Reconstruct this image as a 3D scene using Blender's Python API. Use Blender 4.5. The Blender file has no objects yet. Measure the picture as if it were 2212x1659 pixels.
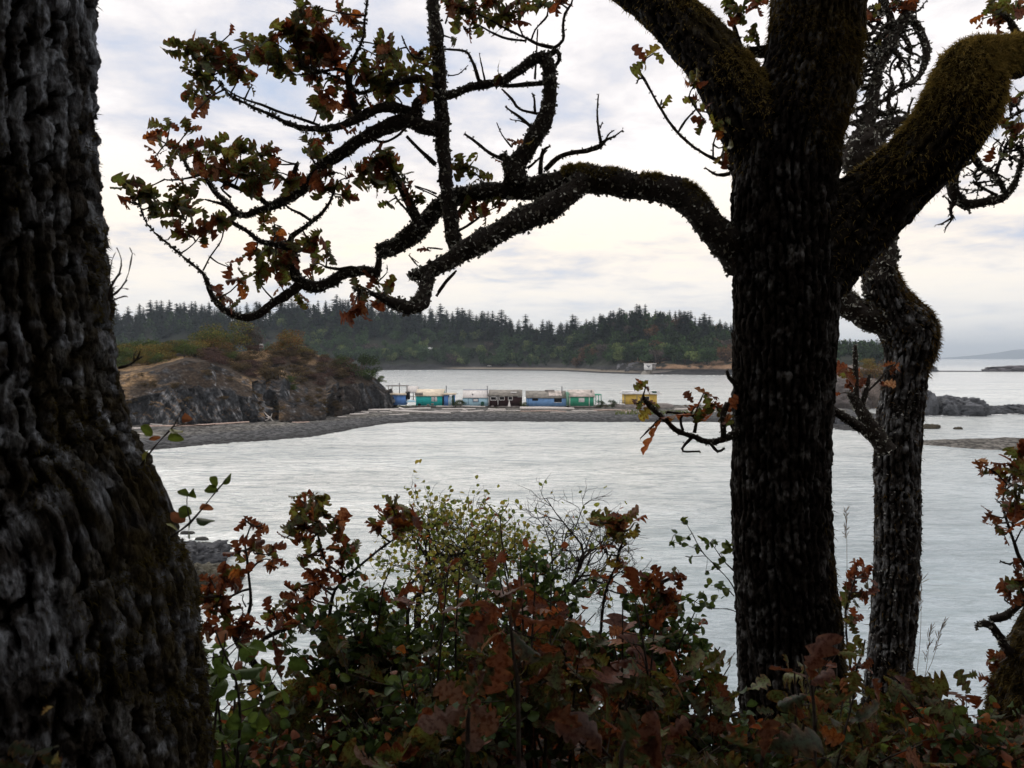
import bpy, math, random
import numpy as np
from mathutils import Vector, Matrix
random.seed(7)
rng = np.random.default_rng(11)
scene = bpy.context.scene
COL = scene.collection

# ------------------------------------------------------------------ camera, sky, sun, exposure
CAMZ = 12.0                      # eye height above the water, metres
F = 1671.0                       # focal length in units of a 2212-wide picture
PITCH = math.atan(55.5 / F)
cam_d = bpy.data.cameras.new('camera'); cam = bpy.data.objects.new('camera', cam_d); COL.objects.link(cam)
cam.location = (0, 0, CAMZ); cam.rotation_euler = (math.pi/2 - PITCH, 0, 0)
cam_d.sensor_width = 36; cam_d.lens = 36*F/2212
cam_d.clip_start = 0.05; cam_d.clip_end = 40000
cam_d.dof.use_dof = True; cam_d.dof.focus_distance = 6.0; cam_d.dof.aperture_fstop = 7.5
scene.camera = cam
scene.view_settings.view_transform = 'Standard'; scene.view_settings.look = 'None'
scene.view_settings.exposure = 0.58; scene.view_settings.gamma = 1.0
scene.cycles.max_bounces = 6; scene.cycles.transparent_max_bounces = 8
scene.cycles.volume_bounces = 0

SUN_EL, SUN_AZ = math.radians(40), math.radians(-25)       # azimuth from +Y towards +X
w = bpy.data.worlds.new('World'); scene.world = w; w.use_nodes = True
nt = w.node_tree; nt.nodes.clear()
def wn(t, **k):
    n = nt.nodes.new(t)
    for a, b in k.items(): setattr(n, a, b)
    return n
def wmath(op, a, b=None, c=None):
    n = wn('ShaderNodeMath', operation=op)
    for i, v in enumerate((a, b, c)):
        if v is None: continue
        if isinstance(v, (int, float)): n.inputs[i].default_value = v
        else: nt.links.new(v, n.inputs[i])
    return n.outputs[0]
def wramp(fac, stops):
    r = wn('ShaderNodeValToRGB'); e = r.color_ramp.elements
    while len(e) < len(stops): e.new(0.5)
    for i, (p, c) in enumerate(stops): e[i].position = p; e[i].color = (*c, 1)
    nt.links.new(fac, r.inputs[0]); return r.outputs[0]
def wmix(f, a, b, mode='MIX'):
    n = wn('ShaderNodeMix', data_type='RGBA', blend_type=mode)
    for s, v in ((0, f), (6, a), (7, b)):
        if isinstance(v, (int, float)): n.inputs[s].default_value = v
        elif isinstance(v, tuple): n.inputs[s].default_value = (*v, 1)
        else: nt.links.new(v, n.inputs[s])
    return n.outputs[2]
tc = wn('ShaderNodeTexCoord'); sep = wn('ShaderNodeSeparateXYZ'); nt.links.new(tc.outputs['Generated'], sep.inputs[0])
zc = wmath('ADD', wmath('MAXIMUM', sep.outputs[2], 0.0), 0.13)
comb = wn('ShaderNodeCombineXYZ')
nt.links.new(wmath('DIVIDE', sep.outputs[0], zc), comb.inputs[0]); nt.links.new(wmath('DIVIDE', sep.outputs[1], zc), comb.inputs[1])
def wnoise(scale, detail, off, rough=0.55, dist=0.0, sx=1.0):
    mp = wn('ShaderNodeMapping'); mp.inputs['Location'].default_value = off; mp.inputs['Scale'].default_value = (sx, 1, 1)
    nt.links.new(comb.outputs[0], mp.inputs[0])
    n = wn('ShaderNodeTexNoise'); n.inputs['Scale'].default_value = scale; n.inputs['Detail'].default_value = detail
    n.inputs['Roughness'].default_value = rough; n.inputs['Distortion'].default_value = dist
    nt.links.new(mp.outputs[0], n.inputs['Vector']); return n.outputs['Fac']
big = wnoise(0.95, 3, (3.1, 1.7, 0), 0.5, 0.3)
mid = wnoise(3.0, 9, (0.4, 5.2, 1), 0.58, 0.35, 1.0)
fine = wnoise(7.0, 8, (7.4, 2.2, 2), 0.62, 0.2, 1.0)
den = wmath('ADD', wmath('MULTIPLY', big, 0.50), wmath('ADD', wmath('MULTIPLY', mid, 0.38), wmath('MULTIPLY', fine, 0.16)))
cloud = wramp(den, [(0.38, (0.38, 0.44, 0.56)), (0.44, (0.51, 0.52, 0.58)), (0.485, (0.63, 0.61, 0.625)), (0.53, (0.74, 0.71, 0.71)), (0.60, (0.84, 0.79, 0.75))])
warmf = wramp(sep.outputs[2], [(0.0, (0.05,)*3), (0.05, (0.35,)*3), (0.14, (0.75,)*3), (0.26, (0.05,)*3)])
cloud = wmix(wmath('MULTIPLY', warmf, wramp(den, [(0.40, (0.15,)*3), (0.58, (1,)*3)])), cloud, (0.90, 0.77, 0.59))
lowf = wramp(sep.outputs[2], [(0.0, (0.75,)*3), (0.06, (0.45,)*3), (0.13, (0,)*3)])
cloud = wmix(lowf, cloud, (0.74, 0.73, 0.70))
sky = wn('ShaderNodeTexSky', sky_type='NISHITA'); sky.sun_disc = False; sky.sun_elevation = SUN_EL; sky.sun_rotation = SUN_AZ
skyc = wmix(1.0, sky.outputs[0], (0.055, 0.060, 0.066), 'MULTIPLY')
gap = wnoise(1.1, 7, (4.3, 9.1, 4), 0.55, 0.3)
gapf = wmath('MULTIPLY', wramp(gap, [(0.30, (0.9,)*3), (0.38, (0,)*3)]), wramp(sep.outputs[2], [(0.12, (0,)*3), (0.18, (1,)*3)]))
skymix = wmix(gapf, cloud, skyc)
bg = wn('ShaderNodeBackground'); bg.inputs[1].default_value = 1.0
nt.links.new(skymix, bg.inputs[0]); out = wn('ShaderNodeOutputWorld'); nt.links.new(bg.outputs[0], out.inputs[0])

sl = bpy.data.lights.new('sun', 'SUN'); sl.energy = 0.9; sl.angle = math.radians(14); sl.color = (1.0, 0.95, 0.87)
sun = bpy.data.objects.new('sun', sl); COL.objects.link(sun)
sd = Vector((math.sin(SUN_AZ)*math.cos(SUN_EL), math.cos(SUN_AZ)*math.cos(SUN_EL), math.sin(SUN_EL)))
sun.rotation_euler = sd.to_track_quat('Z', 'Y').to_euler(); sun.location = (0, 0, 60)

# ------------------------------------------------------------------ helpers
sa, ca = math.sin(PITCH), math.cos(PITCH)
def W(x, y, d):
    """point at forward distance d seen at (x, y) of the 2212 x 1659 picture"""
    r = (x - 1106.0)/F; u = -(y - 829.5)/F
    dy = ca + u*sa; dz = -sa + u*ca
    k = d/dy
    return np.array([r*k, d, CAMZ + dz*k])
def px(n, d): return n*d/F
def A(x, y): return (221.2 + x*.4268, y*.4268)
def B(x, y): return (840.6 + x*.4268, y*.4268)
def C(x, y): return (1504.2 + x*.3733, y*.3733)
def S6(x, y): return (398.2 + x*.3866, 1017.5 + y*.3866)
def S7(x, y): return (929.0 + x*.3866, 1017.5 + y*.3866)
def S8(x, y): return (1504.2 + x*.5201, 796.3 + y*.5201)
ident = lambda x, y: (x, y)

def hsh(ix, iy, iz, s):
    h = (ix.astype(np.int64)*374761393 + iy.astype(np.int64)*668265263 + iz.astype(np.int64)*2147483647 + s*1274126177) & 0xffffffff
    h = ((h ^ (h >> 13))*1274126177) & 0xffffffff
    h = ((h ^ (h >> 16))*2246822519) & 0xffffffff
    h = h ^ (h >> 15)
    return (h & 0xffffff)/float(0x1000000)
def vn(P, s=0):
    i = np.floor(P).astype(np.int64); f = P - i; f = f*f*(3-2*f); r = 0
    for a in (0, 1):
        for b in (0, 1):
            for c in (0, 1):
                wgt = (f[:, 0] if a else 1-f[:, 0])*(f[:, 1] if b else 1-f[:, 1])*(f[:, 2] if c else 1-f[:, 2])
                r = r + wgt*hsh(i[:, 0]+a, i[:, 1]+b, i[:, 2]+c, s)
    return r
def fbm(P, o=4, s=0, g=0.5):
    r = 0; a = 1.0; t = 0
    for k in range(o):
        r = r + a*vn(P*(2.03**k) + 17.3*k, s+k); t += a; a *= g
    return r/t*2 - 1
def voro(P, s=0, jit=0.9):
    i = np.floor(P).astype(np.int64); f1 = np.full(len(P), 9.0); f2 = f1.copy(); cid = np.zeros(len(P))
    for a in (-1, 0, 1):
        for b in (-1, 0, 1):
            for c in (-1, 0, 1):
                q = i + np.array([a, b, c])
                o = np.stack([hsh(q[:, 0], q[:, 1], q[:, 2], s+11*k) for k in range(3)], 1)
                dd = np.sqrt((((q + 0.5 + (o-0.5)*jit) - P)**2).sum(1))
                m = dd < f1
                f2 = np.where(m, f1, np.minimum(f2, dd)); cid = np.where(m, o[:, 0], cid); f1 = np.where(m, dd, f1)
    return f1, f2, cid
def sst(a, b, x):
    t = np.clip((x-a)/(b-a), 0, 1); return t*t*(3-2*t)
def nrm(v): return v/np.maximum(np.linalg.norm(v, axis=-1, keepdims=True), 1e-9)

class MB:
    def __init__(s): s.V = []; s.Q = []; s.T = []; s.C = []; s.QM = []; s.TM = []; s.n = 0
    def add(s, V, quads=None, tris=None, col=(1, 1, 1), m=0):
        V = np.asarray(V, float).reshape(-1, 3); c = np.asarray(col, float)
        if c.ndim == 1: c = np.tile(c, (len(V), 1))
        s.V.append(V); s.C.append(c)
        if quads is not None and len(quads):
            q = np.asarray(quads, np.int64).reshape(-1, 4) + s.n; s.Q.append(q); s.QM.append(np.full(len(q), m))
        if tris is not None and len(tris):
            t = np.asarray(tris, np.int64).reshape(-1, 3) + s.n; s.T.append(t); s.TM.append(np.full(len(t), m))
        s.n += len(V); return s
    def box(s, lo, hi, m=0, col=(1, 1, 1), rotz=0.0, piv=None):
        x0, y0, z0 = lo; x1, y1, z1 = hi
        V = np.array([[x0,y0,z0],[x1,y0,z0],[x1,y1,z0],[x0,y1,z0],[x0,y0,z1],[x1,y0,z1],[x1,y1,z1],[x0,y1,z1]], float)
        return s.add(V, [[0,3,2,1],[4,5,6,7],[0,1,5,4],[1,2,6,5],[2,3,7,6],[3,0,4,7]], col=col, m=m)
    def build(s, name, mats, parent=None, loc=(0, 0, 0), smooth=False):
        me = bpy.data.meshes.new(name)
        V = np.concatenate(s.V) if s.V else np.zeros((0, 3)); Cc = np.concatenate(s.C)
        base = np.array(parent.location) if parent is not None and parent.get('_abs') else np.array(loc, float)
        V = V - base
        Q = np.concatenate(s.Q) if s.Q else np.zeros((0, 4), np.int64); T = np.concatenate(s.T) if s.T else np.zeros((0, 3), np.int64)
        me.vertices.add(len(V)); me.vertices.foreach_set('co', V.astype(np.float32).ravel())
        nl = Q.size + T.size; me.loops.add(nl)
        me.loops.foreach_set('vertex_index', np.concatenate([Q.ravel(), T.ravel()]).astype(np.int32))
        np_ = len(Q) + len(T); me.polygons.add(np_)
        st = np.concatenate([np.arange(len(Q))*4, Q.size + np.arange(len(T))*3]).astype(np.int32)
        me.polygons.foreach_set('loop_start', st)
        mi = np.concatenate((s.QM or [np.zeros(0)]) + (s.TM or [np.zeros(0)])).astype(np.int32)
        me.polygons.foreach_set('material_index', mi)
        if smooth: me.polygons.foreach_set('use_smooth', np.ones(np_, bool))
        me.update(calc_edges=True); me.validate()
        at = me.color_attributes.new('Col', 'FLOAT_COLOR', 'POINT')
        at.data.foreach_set('color', np.concatenate([Cc, np.ones((len(Cc), 1))], 1).astype(np.float32).ravel())
        for mm in (mats if isinstance(mats, (list, tuple)) else [mats]): me.materials.append(mm)
        o = bpy.data.objects.new(name, me); COL.objects.link(o)
        if parent is not None:
            o.parent = parent
            if not parent.get('_abs'): o.location = (0, 0, 0)
        else: o.location = loc
        return o
def tag(o, label=None, cat=None, group=None, kind=None):
    if label: o['label'] = label
    if cat: o['category'] = cat
    if group: o['group'] = group
    if kind: o['kind'] = kind
    return o
ABS = []
def root(name, loc, label, cat, group=None, absolute=True):
    o = bpy.data.objects.new(name, None); COL.objects.link(o); o.location = tuple(float(v) for v in loc); o.empty_display_size = 0.3
    if absolute: o['_abs'] = 1; ABS.append(o)
    return tag(o, label, cat, group)
def sub(mb, name, mats, parent, smooth=False, base=None):
    """part below a part; shares the origin of the thing"""
    o = mb.build(name, mats, None, loc=base if base is not None else (0, 0, 0), smooth=smooth)
    o.location = (0, 0, 0); o.parent = parent
    return o
def struct(mb, name, mats, smooth=False):
    o = mb.build(name, mats, smooth=smooth); o['kind'] = 'structure'; return o
def copy_tree(o, parent=None):
    c = o.copy(); COL.objects.link(c)
    if parent is not None: c.parent = parent
    for ch in list(o.children): copy_tree(ch, c)
    return c

# ------------------------------------------------------------------ materials
def mk(name, base=None, var=None, ns=3.0, rough=0.85, bump=0.0, bs=20.0, attr=False, transl=0.0, spec=0.2, lo=0.35, hi=0.65, stretch=(1, 1, 1), detail=5, metal=0.0, var2=None, ns2=1.0, coat=0):
    m = bpy.data.materials.new(name); m.use_nodes = True; t = m.node_tree; N = t.nodes; L = t.links
    N.clear(); o = N.new('ShaderNodeOutputMaterial'); p = N.new('ShaderNodeBsdfPrincipled')
    p.inputs['Roughness'].default_value = rough; p.inputs['Specular IOR Level'].default_value = spec; p.inputs['Metallic'].default_value = metal
    tcn = N.new('ShaderNodeTexCoord'); mp = N.new('ShaderNodeMapping'); mp.inputs['Scale'].default_value = stretch
    L.new(tcn.outputs['Object'], mp.inputs[0])
    src = None
    if attr:
        a = N.new('ShaderNodeAttribute'); a.attribute_name = 'Col'; src = a.outputs['Color']
    def nz(scale, det=detail):
        n = N.new('ShaderNodeTexNoise'); n.inputs['Scale'].default_value = scale; n.inputs['Detail'].default_value = det
        n.inputs['Roughness'].default_value = 0.6; L.new(mp.outputs[0], n.inputs['Vector']); return n.outputs['Fac']
    def mixc(f, a, b, mode='MIX'):
        x = N.new('ShaderNodeMix'); x.data_type = 'RGBA'; x.blend_type = mode
        for s_, v in ((0, f), (6, a), (7, b)):
            if isinstance(v, (int, float)): x.inputs[s_].default_value = v
            elif isinstance(v, tuple): x.inputs[s_].default_value = (*v, 1)
            else: L.new(v, x.inputs[s_])
        return x.outputs[2]
    def rng_(f, a, b, ta=0.0, tb=1.0):
        x = N.new('ShaderNodeMapRange'); x.inputs[1].default_value = a; x.inputs[2].default_value = b; x.inputs[3].default_value = ta; x.inputs[4].default_value = tb
        L.new(f, x.inputs[0]); return x.outputs[0]
    if src is None: src = base
    if var is not None: src = mixc(rng_(nz(ns), lo, hi), src, var, 'MULTIPLY' if attr else 'MIX')
    if var2 is not None: src = mixc(rng_(nz(ns2), 0.48, 0.62), src, var2)
    if isinstance(src, tuple): p.inputs['Base Color'].default_value = (*src, 1)
    else: L.new(src, p.inputs['Base Color'])
    if bump:
        b = N.new('ShaderNodeBump'); b.inputs['Strength'].default_value = 1.0; b.inputs['Distance'].default_value = bump
        L.new(nz(bs, 6), b.inputs['Height']); L.new(b.outputs[0], p.inputs['Normal'])
    sh = p.outputs[0]
    if transl:
        tr = N.new('ShaderNodeBsdfTranslucent'); mx = N.new('ShaderNodeMixShader'); mx.inputs[0].default_value = transl
        if isinstance(src, tuple): tr.inputs[0].default_value = (*src, 1)
        else: L.new(mixc(1.0, src, (1.35, 1.2, 0.85), 'MULTIPLY'), tr.inputs[0])
        L.new(sh, mx.inputs[1]); L.new(tr.outputs[0], mx.inputs[2]); sh = mx.outputs[0]
    L.new(sh, o.inputs[0]); return m
M = {}
M['bark'] = mk('oak_bark', attr=True, var=(0.30, 0.28, 0.27), ns=70, lo=.40, hi=.60, rough=0.95, bump=0.022, bs=60, spec=0.08, stretch=(1, 1, .4), detail=9)
M['branch'] = mk('branch_bark', (0.055, 0.047, 0.042), (0.025, 0.021, 0.018), ns=60, rough=0.95, bump=0.004, bs=150, spec=0.08)
M['lichen'] = mk('lichen', attr=True, rough=0.95, spec=0.05)
M['moss'] = mk('moss', attr=True, var=(0.5, 0.5, 0.45), ns=18, rough=1.0, spec=0.02, transl=0.3)
M['leaf'] = mk('oak_leaf', attr=True, var=(0.50, 0.30, 0.20), ns=95, lo=0.47, hi=0.6, rough=0.5, transl=0.40, spec=0.25)
M['small_leaf'] = mk('snowberry_leaf', attr=True, var=(0.7, 0.65, 0.55), ns=70, rough=0.5, transl=0.4, spec=0.25)
M['twig'] = mk('twig', (0.09, 0.075, 0.065), (0.035, 0.028, 0.024), ns=40, rough=0.9, spec=0.1)
M['dry'] = mk('dry_grass_stem', (0.30, 0.23, 0.14), (0.18, 0.12, 0.08), ns=20, rough=0.9)
M['soil'] = mk('forest_floor', (0.035, 0.026, 0.018), (0.016, 0.013, 0.010), ns=4, rough=1.0, bump=0.03, bs=12, var2=(0.07, 0.045, 0.025), ns2=9)

# ------------------------------------------------------------------ tubes, leaves, flakes
def smooth_path(pts, step):
    P = np.asarray(pts, float); n = len(P)
    if n == 2: P = np.array([P[0], (P[0]+P[1])/2, P[1]]); n = 3
    ext = np.vstack([2*P[0]-P[1], P, 2*P[-1]-P[-2]]); out = []
    for i in range(n-1):
        p0, p1, p2, p3 = ext[i:i+4]; k = max(2, int(np.linalg.norm((p2-p1)[:3])/step))
        t = np.linspace(0, 1, k, endpoint=False)[:, None]
        out.append(0.5*((2*p1) + (-p0+p2)*t + (2*p0-5*p1+4*p2-p3)*t*t + (-p0+3*p1-3*p2+p3)*t**3))
    out.append(P[-1:]); return np.vstack(out)
def frames(P):
    T = nrm(np.gradient(P, axis=0)); n = len(P); U = np.zeros_like(P)
    u = np.cross(T[0], [0, 1, 0.1]); u = u/np.linalg.norm(u); U[0] = u
    for i in range(1, n):
        u = u - T[i]*np.dot(u, T[i]); u = u/max(np.linalg.norm(u), 1e-9); U[i] = u
    return T, U, np.cross(T, U)
def tube(mb, path, step, sides, disp=None, colf=None, col=(1, 1, 1), m=0, cap=True, close_tip=True):
    """path rows: x y z r ; disp(P, N, S, R) -> offset ; returns surface samples"""
    G = smooth_path(path, step); P = G[:, :3]; R = np.maximum(G[:, 3], 1e-4); T, U, Bn = frames(P)
    th = np.linspace(0, 2*np.pi, sides, endpoint=False); n = len(P)
    N = U[:, None, :]*np.cos(th)[None, :, None] + Bn[:, None, :]*np.sin(th)[None, :, None]
    s = np.concatenate([[0], np.cumsum(np.linalg.norm(np.diff(P, axis=0), axis=1))])
    V = P[:, None, :] + N*R[:, None, None]; V = V.reshape(-1, 3); NN = N.reshape(-1, 3)
    cc = np.tile(np.asarray(col, float), (len(V), 1))
    if disp is not None:
        Sg = np.repeat(s, sides); Rg = np.repeat(R, sides); Th = np.tile(th, n)
        dv, c2 = disp(V, NN, Sg, Rg, Th); V = V + NN*dv[:, None]
        if c2 is not None: cc = c2
    i = np.arange(n-1)[:, None]*sides; j = np.arange(sides)[None, :]; j2 = (j+1) % sides
    Q = np.stack([i+j, i+j2, i+sides+j2, i+sides+j], -1).reshape(-1, 4)
    tris = []
    if cap:
        V = np.vstack([V, P[0], P[-1] + T[-1]*R[-1]*0.4]); cc = np.vstack([cc, cc[0], cc[-1]]); a, b = n*sides, n*sides+1
        for q in range(sides):
            tris.append([a, (q+1) % sides, q]); tris.append([b, (n-1)*sides+q, (n-1)*sides+(q+1) % sides])
    mb.add(V, Q, tris, col=cc, m=m)
    return V[:n*sides], NN
def spath(pts, d, cr=ident, k=None, dd=None):
    """pts: (x, y, halfwidth[, depth offset]) in crop coordinates"""
    out = []; n = len(pts); sc = cr(1, 0)[0] - cr(0, 0)[0]
    for i, p in enumerate(pts):
        x, y = cr(p[0], p[1]); dep = d + (p[3] if len(p) > 3 else 0)
        if dd is not None: dep += dd[0] + (dd[1]-dd[0])*i/(n-1)
        aL, aR = math.atan((x-p[2]*sc-1106)/F), math.atan((x+p[2]*sc-1106)/F); am, hh = (aL+aR)/2, (aR-aL)/2   # outline seen in perspective
        out.append([*W(1106+F*math.tan(am), y, dep), dep/math.cos(am)*math.sin(hh)])
    return out
OAKU = np.array([0, .05, .12, .20, .25, .32, .38, .45, .51, .58, .65, .71, .77, .84, .90, .96, 1.0])
OAKW = np.array([.012, .02, .12, .15, .08, .20, .26, .245, .12, .25, .33, .30, .16, .25, .25, .16, .03])
RNDU = np.array([0, .12, .3, .5, .7, .88, 1.0]); RNDW = np.array([.0, .20, .34, .38, .33, .19, .0])
def leaves(mb, pos, dirs, size, tint, kind='oak', curl=0.35, m=0, edge=None, up=0.6):
    n = len(pos)
    if n == 0: return
    U, Wd = (OAKU, OAKW) if kind == 'oak' else (RNDU, RNDW); k = len(U)
    size = np.broadcast_to(size, (n,)); d = nrm(dirs)
    upv = nrm(rng.normal(size=(n, 3))*0.8 + np.array([0, 0, up])); side = nrm(np.cross(upv, d)); nor = np.cross(d, side)
    cu = rng.normal(0, curl, n); fo = np.abs(rng.normal(0.25, 0.25, n)); tw = rng.normal(0, curl*0.7, n); bend = rng.normal(0, 0.12, n)
    asym = 1 + rng.normal(0, 0.10, (n, 2, k)); V = np.zeros((n, k, 5, 3)); cup = rng.normal(0.4, 0.6, n); rip = rng.normal(0, 0.014, (n, 2, k))
    for c, sg in enumerate((-1, -.55, 0, .55, 1)):
        v = sg*Wd[None, :]*(asym[:, 0] if sg < 0 else asym[:, 1]); u = np.tile(U, (n, 1))
        z = cu[:, None]*(u-0.2)**2 + fo[:, None]*np.abs(v) - cup[:, None]*v*v*2.2 + tw[:, None]*v*u*1.8 + (rip[:, 0] if sg < 0 else rip[:, 1])*abs(sg)*(kind == 'oak')
        vv = v + bend[:, None]*u*u
        V[:, :, c] = pos[:, None] + size[:, None, None]*(u[..., None]*d[:, None] + vv[..., None]*side[:, None] + z[..., None]*nor[:, None])
    tint = np.asarray(tint, float); cc = np.repeat(tint[:, None], k*5, 1).reshape(n, k, 5, 3).copy()
    if edge is not None:
        f = (np.abs(rng.normal(0.25, 0.45, (n, k)))).clip(0, 1)[..., None]
        for c in (0, 4): cc[:, :, c] = cc[:, :, c]*(1-f) + np.asarray(edge)*f
        for c in (1, 3): cc[:, :, c] = cc[:, :, c]*(1-f*.4) + np.asarray(edge)*f*.4
    cc[:, :, 2] *= 1.25
    a = (np.arange(n)*k*5)[:, None, None]; i = np.arange(k-1)[None, :, None]*5; j = np.arange(4)[None, None, :]
    Q = np.stack([a+i+j, a+i+j+1, a+i+5+j+1, a+i+5+j], -1).reshape(-1, 4)
    mb.add(V.reshape(-1, 3), Q, col=cc.reshape(-1, 3), m=m)
GREENS = 1.2*np.array([[0.075, 0.105, 0.030], [0.055, 0.085, 0.030], [0.10, 0.12, 0.035], [0.05, 0.065, 0.028]])
BROWNS = np.array([[0.26, 0.085, 0.040], [0.19, 0.060, 0.032], [0.33, 0.15, 0.085], [0.36, 0.13, 0.035], [0.14, 0.055, 0.035], [0.42, 0.27, 0.20]])
YELS = np.array([[0.17, 0.20, 0.045], [0.13, 0.17, 0.05], [0.26, 0.24, 0.06]])
def tints(n, brown):
    g = GREENS[rng.integers(0, len(GREENS), n)]; b = BROWNS[rng.choice(len(BROWNS), n, p=[.24, .28, .12, .08, .22, .06])]*0.72
    m = rng.random(n) < brown
    return np.where(m[:, None], b, g)*(0.75 + 0.5*rng.random((n, 1)))
def flakes(mb, P, N, size, colA=(0.66, 0.67, 0.60), colB=(0.07, 0.065, 0.055), m=0, out=0.25):
    n = len(P); size = size*(0.5 + rng.random(n)); d = nrm(N*out + rng.normal(size=(n, 3))*0.7); s = nrm(np.cross(d, rng.normal(size=(n, 3))))
    p0 = P - N*size[:, None]*0.2; z = size[:, None]
    V = np.stack([p0 - s*z*0.25, p0 + s*z*0.3, p0 + d*z*0.8 + s*z*0.55, p0 + d*z + nrm(np.cross(s, d))*z*0.35 - s*z*0.3], 1)
    t = rng.random((n, 1))**1.5; cc = np.repeat((np.array(colB)*(1-t) + np.array(colA)*t)[:, None], 4, 1).reshape(-1, 3)
    a = np.arange(n)[:, None]*4
    mb.add(V.reshape(-1, 3), a + np.array([[0, 1, 2, 3]]), col=cc, m=m)
def fibres(mb, P, N, length, width, colA, colB, m=0, down=0.5, outw=0.6):
    n = len(P); ln = (length*(0.4 + rng.random(n)))[:, None]; d = nrm(N*outw + rng.normal(size=(n, 3))*0.45 + np.array([0, 0, -down])); s = nrm(np.cross(d, rng.normal(size=(n, 3))))*width
    d2 = nrm(d + np.array([0, 0, -down*0.8]) + rng.normal(size=(n, 3))*0.3); p0 = P - N*length*0.15
    V = np.stack([p0-s, p0+s, p0+d*ln*0.55+s*0.8, p0+d*ln*0.55-s*0.8, p0+d*ln*0.55+d2*ln*0.5], 1)
    t = rng.random((n, 1)); cc = np.repeat((np.array(colB)*(1-t) + np.array(colA)*t)[:, None], 5, 1).reshape(-1, 3)
    a = np.arange(n)[:, None]*5
    mb.add(V.reshape(-1, 3), a + np.array([[0, 1, 2, 3]]), a + np.array([[3, 2, 4]]), col=cc, m=m)
def pick(V, N, n, wt=None):
    if wt is not None: wt = np.clip(wt, 1e-9, None); wt = wt/wt.sum()
    i = rng.choice(len(V), n, p=wt); return V[i] + rng.normal(size=(n, 3))*0.002, N[i]
def bark_disp(cell, elong, depth, seed, plate=(0.135, 0.125, 0.118), furrow=(0.045, 0.034, 0.028), lich=0.5, lich_highlight=(0.33, 0.345, 0.36), flute=0.03, slant=0.0, mosscol=None, mossf=None):
    def f(V, N, S, R, Th):
        nc = max(6, int(round(2*np.pi*np.median(R)/cell)))
        wp = np.stack([V[:, 0], V[:, 1], V[:, 2]*0.55], 1)/cell
        u = Th/(2*np.pi)*nc + 0.75*fbm(wp*0.40, 3, seed+41) + 0.26*fbm(wp*1.8, 3, seed+43) + slant*S/cell
        ci = np.floor(u); fu = u - ci; z0 = np.zeros_like(ci)
        cm = np.mod(ci, nc); off = hsh(cm, z0, z0, seed+50)*7
        v = S/(cell*elong) + off + 0.30*fbm(wp*0.9, 2, seed+44) + (hsh(cm, z0+3, z0, seed+51)-.5)*1.2*fu
        vi = np.floor(v); fv = v - vi; skip = hsh(cm, vi, z0, seed+52) < 0.42; skip2 = hsh(cm, vi+1, z0, seed+52) < 0.42
        dv_ = np.minimum(np.where(skip, 1, fv), np.where(skip2, 1, 1-fv))*elong
        e1 = np.minimum(np.minimum(fu, 1-fu), dv_*0.8)
        q = np.stack([np.cos(Th)*R/cell, np.sin(Th)*R/cell, S/(cell*elong*.7)], 1)*0.95 + 0.4*fbm(wp*1.1, 2, seed+45)[:, None]
        f1, f2, c3 = voro(q, seed); e = 0.62*e1 + 0.38*np.minimum(f2-f1, .5)*.9
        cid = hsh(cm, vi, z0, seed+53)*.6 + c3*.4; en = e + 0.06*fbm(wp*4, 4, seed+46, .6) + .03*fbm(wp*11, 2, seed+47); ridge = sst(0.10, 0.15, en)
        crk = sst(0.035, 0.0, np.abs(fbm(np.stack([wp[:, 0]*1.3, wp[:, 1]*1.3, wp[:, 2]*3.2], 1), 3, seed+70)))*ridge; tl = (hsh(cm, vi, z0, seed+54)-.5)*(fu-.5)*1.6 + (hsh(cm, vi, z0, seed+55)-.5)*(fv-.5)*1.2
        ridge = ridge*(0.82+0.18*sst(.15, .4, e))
        fine = fbm(V/cell*2.2, 4, seed+5); broad = fbm(np.stack([np.cos(Th)*1.3, np.sin(Th)*1.3, S*0.9], 1), 3, seed+9)
        stria = fbm(np.stack([V[:, 0]/cell*6, V[:, 1]/cell*6, V[:, 2]/cell*0.9], 1), 3, seed+15)
        dv = depth*(ridge*(0.75+0.5*cid+tl) - 1.05 - .30*crk) + depth*0.20*fine + depth*0.22*stria + depth*0.16*(1-2*np.abs(fbm(V/cell*5, 3, seed+61)))*ridge + flute*R*broad
        L = sst(1-lich-0.15, 1-lich+0.25, vn(V/cell*0.8+3, seed+21)*0.65 + vn(V/cell*3.1, seed+22)*0.35 + 0.25*(ridge-0.7))
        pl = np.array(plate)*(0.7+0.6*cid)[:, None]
        c = np.array(furrow)*(1-ridge[:, None]) + pl*ridge[:, None]  # brown furrow bark, darkened further so fissure shade sits in the colour
        c = c*(1-.7*crk[:, None]); c = c*(1-(L*ridge)[:, None]) + np.array(lich_highlight)*(L*ridge)[:, None]  # grey lichen, brightened so bark highlights are painted in with it
        if mosscol is not None:
            mf = mossf(V, N)*sst(0.35, 0.6, vn(V/cell*1.1, seed+31)*0.6+vn(V/cell*4, seed+32)*0.4+0.1)
            c = c*(1-mf[:, None]) + np.array(mosscol)*mf[:, None]
        return dv, c
    return f
def crust_disp(amp, seed, k=1.0):
    def f(V, N, S, R, Th):
        return R*0.32*fbm(V*9*k, 3, seed)*1.0 + amp*fbm(V*55*k, 3, seed+3), None
    return f
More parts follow.
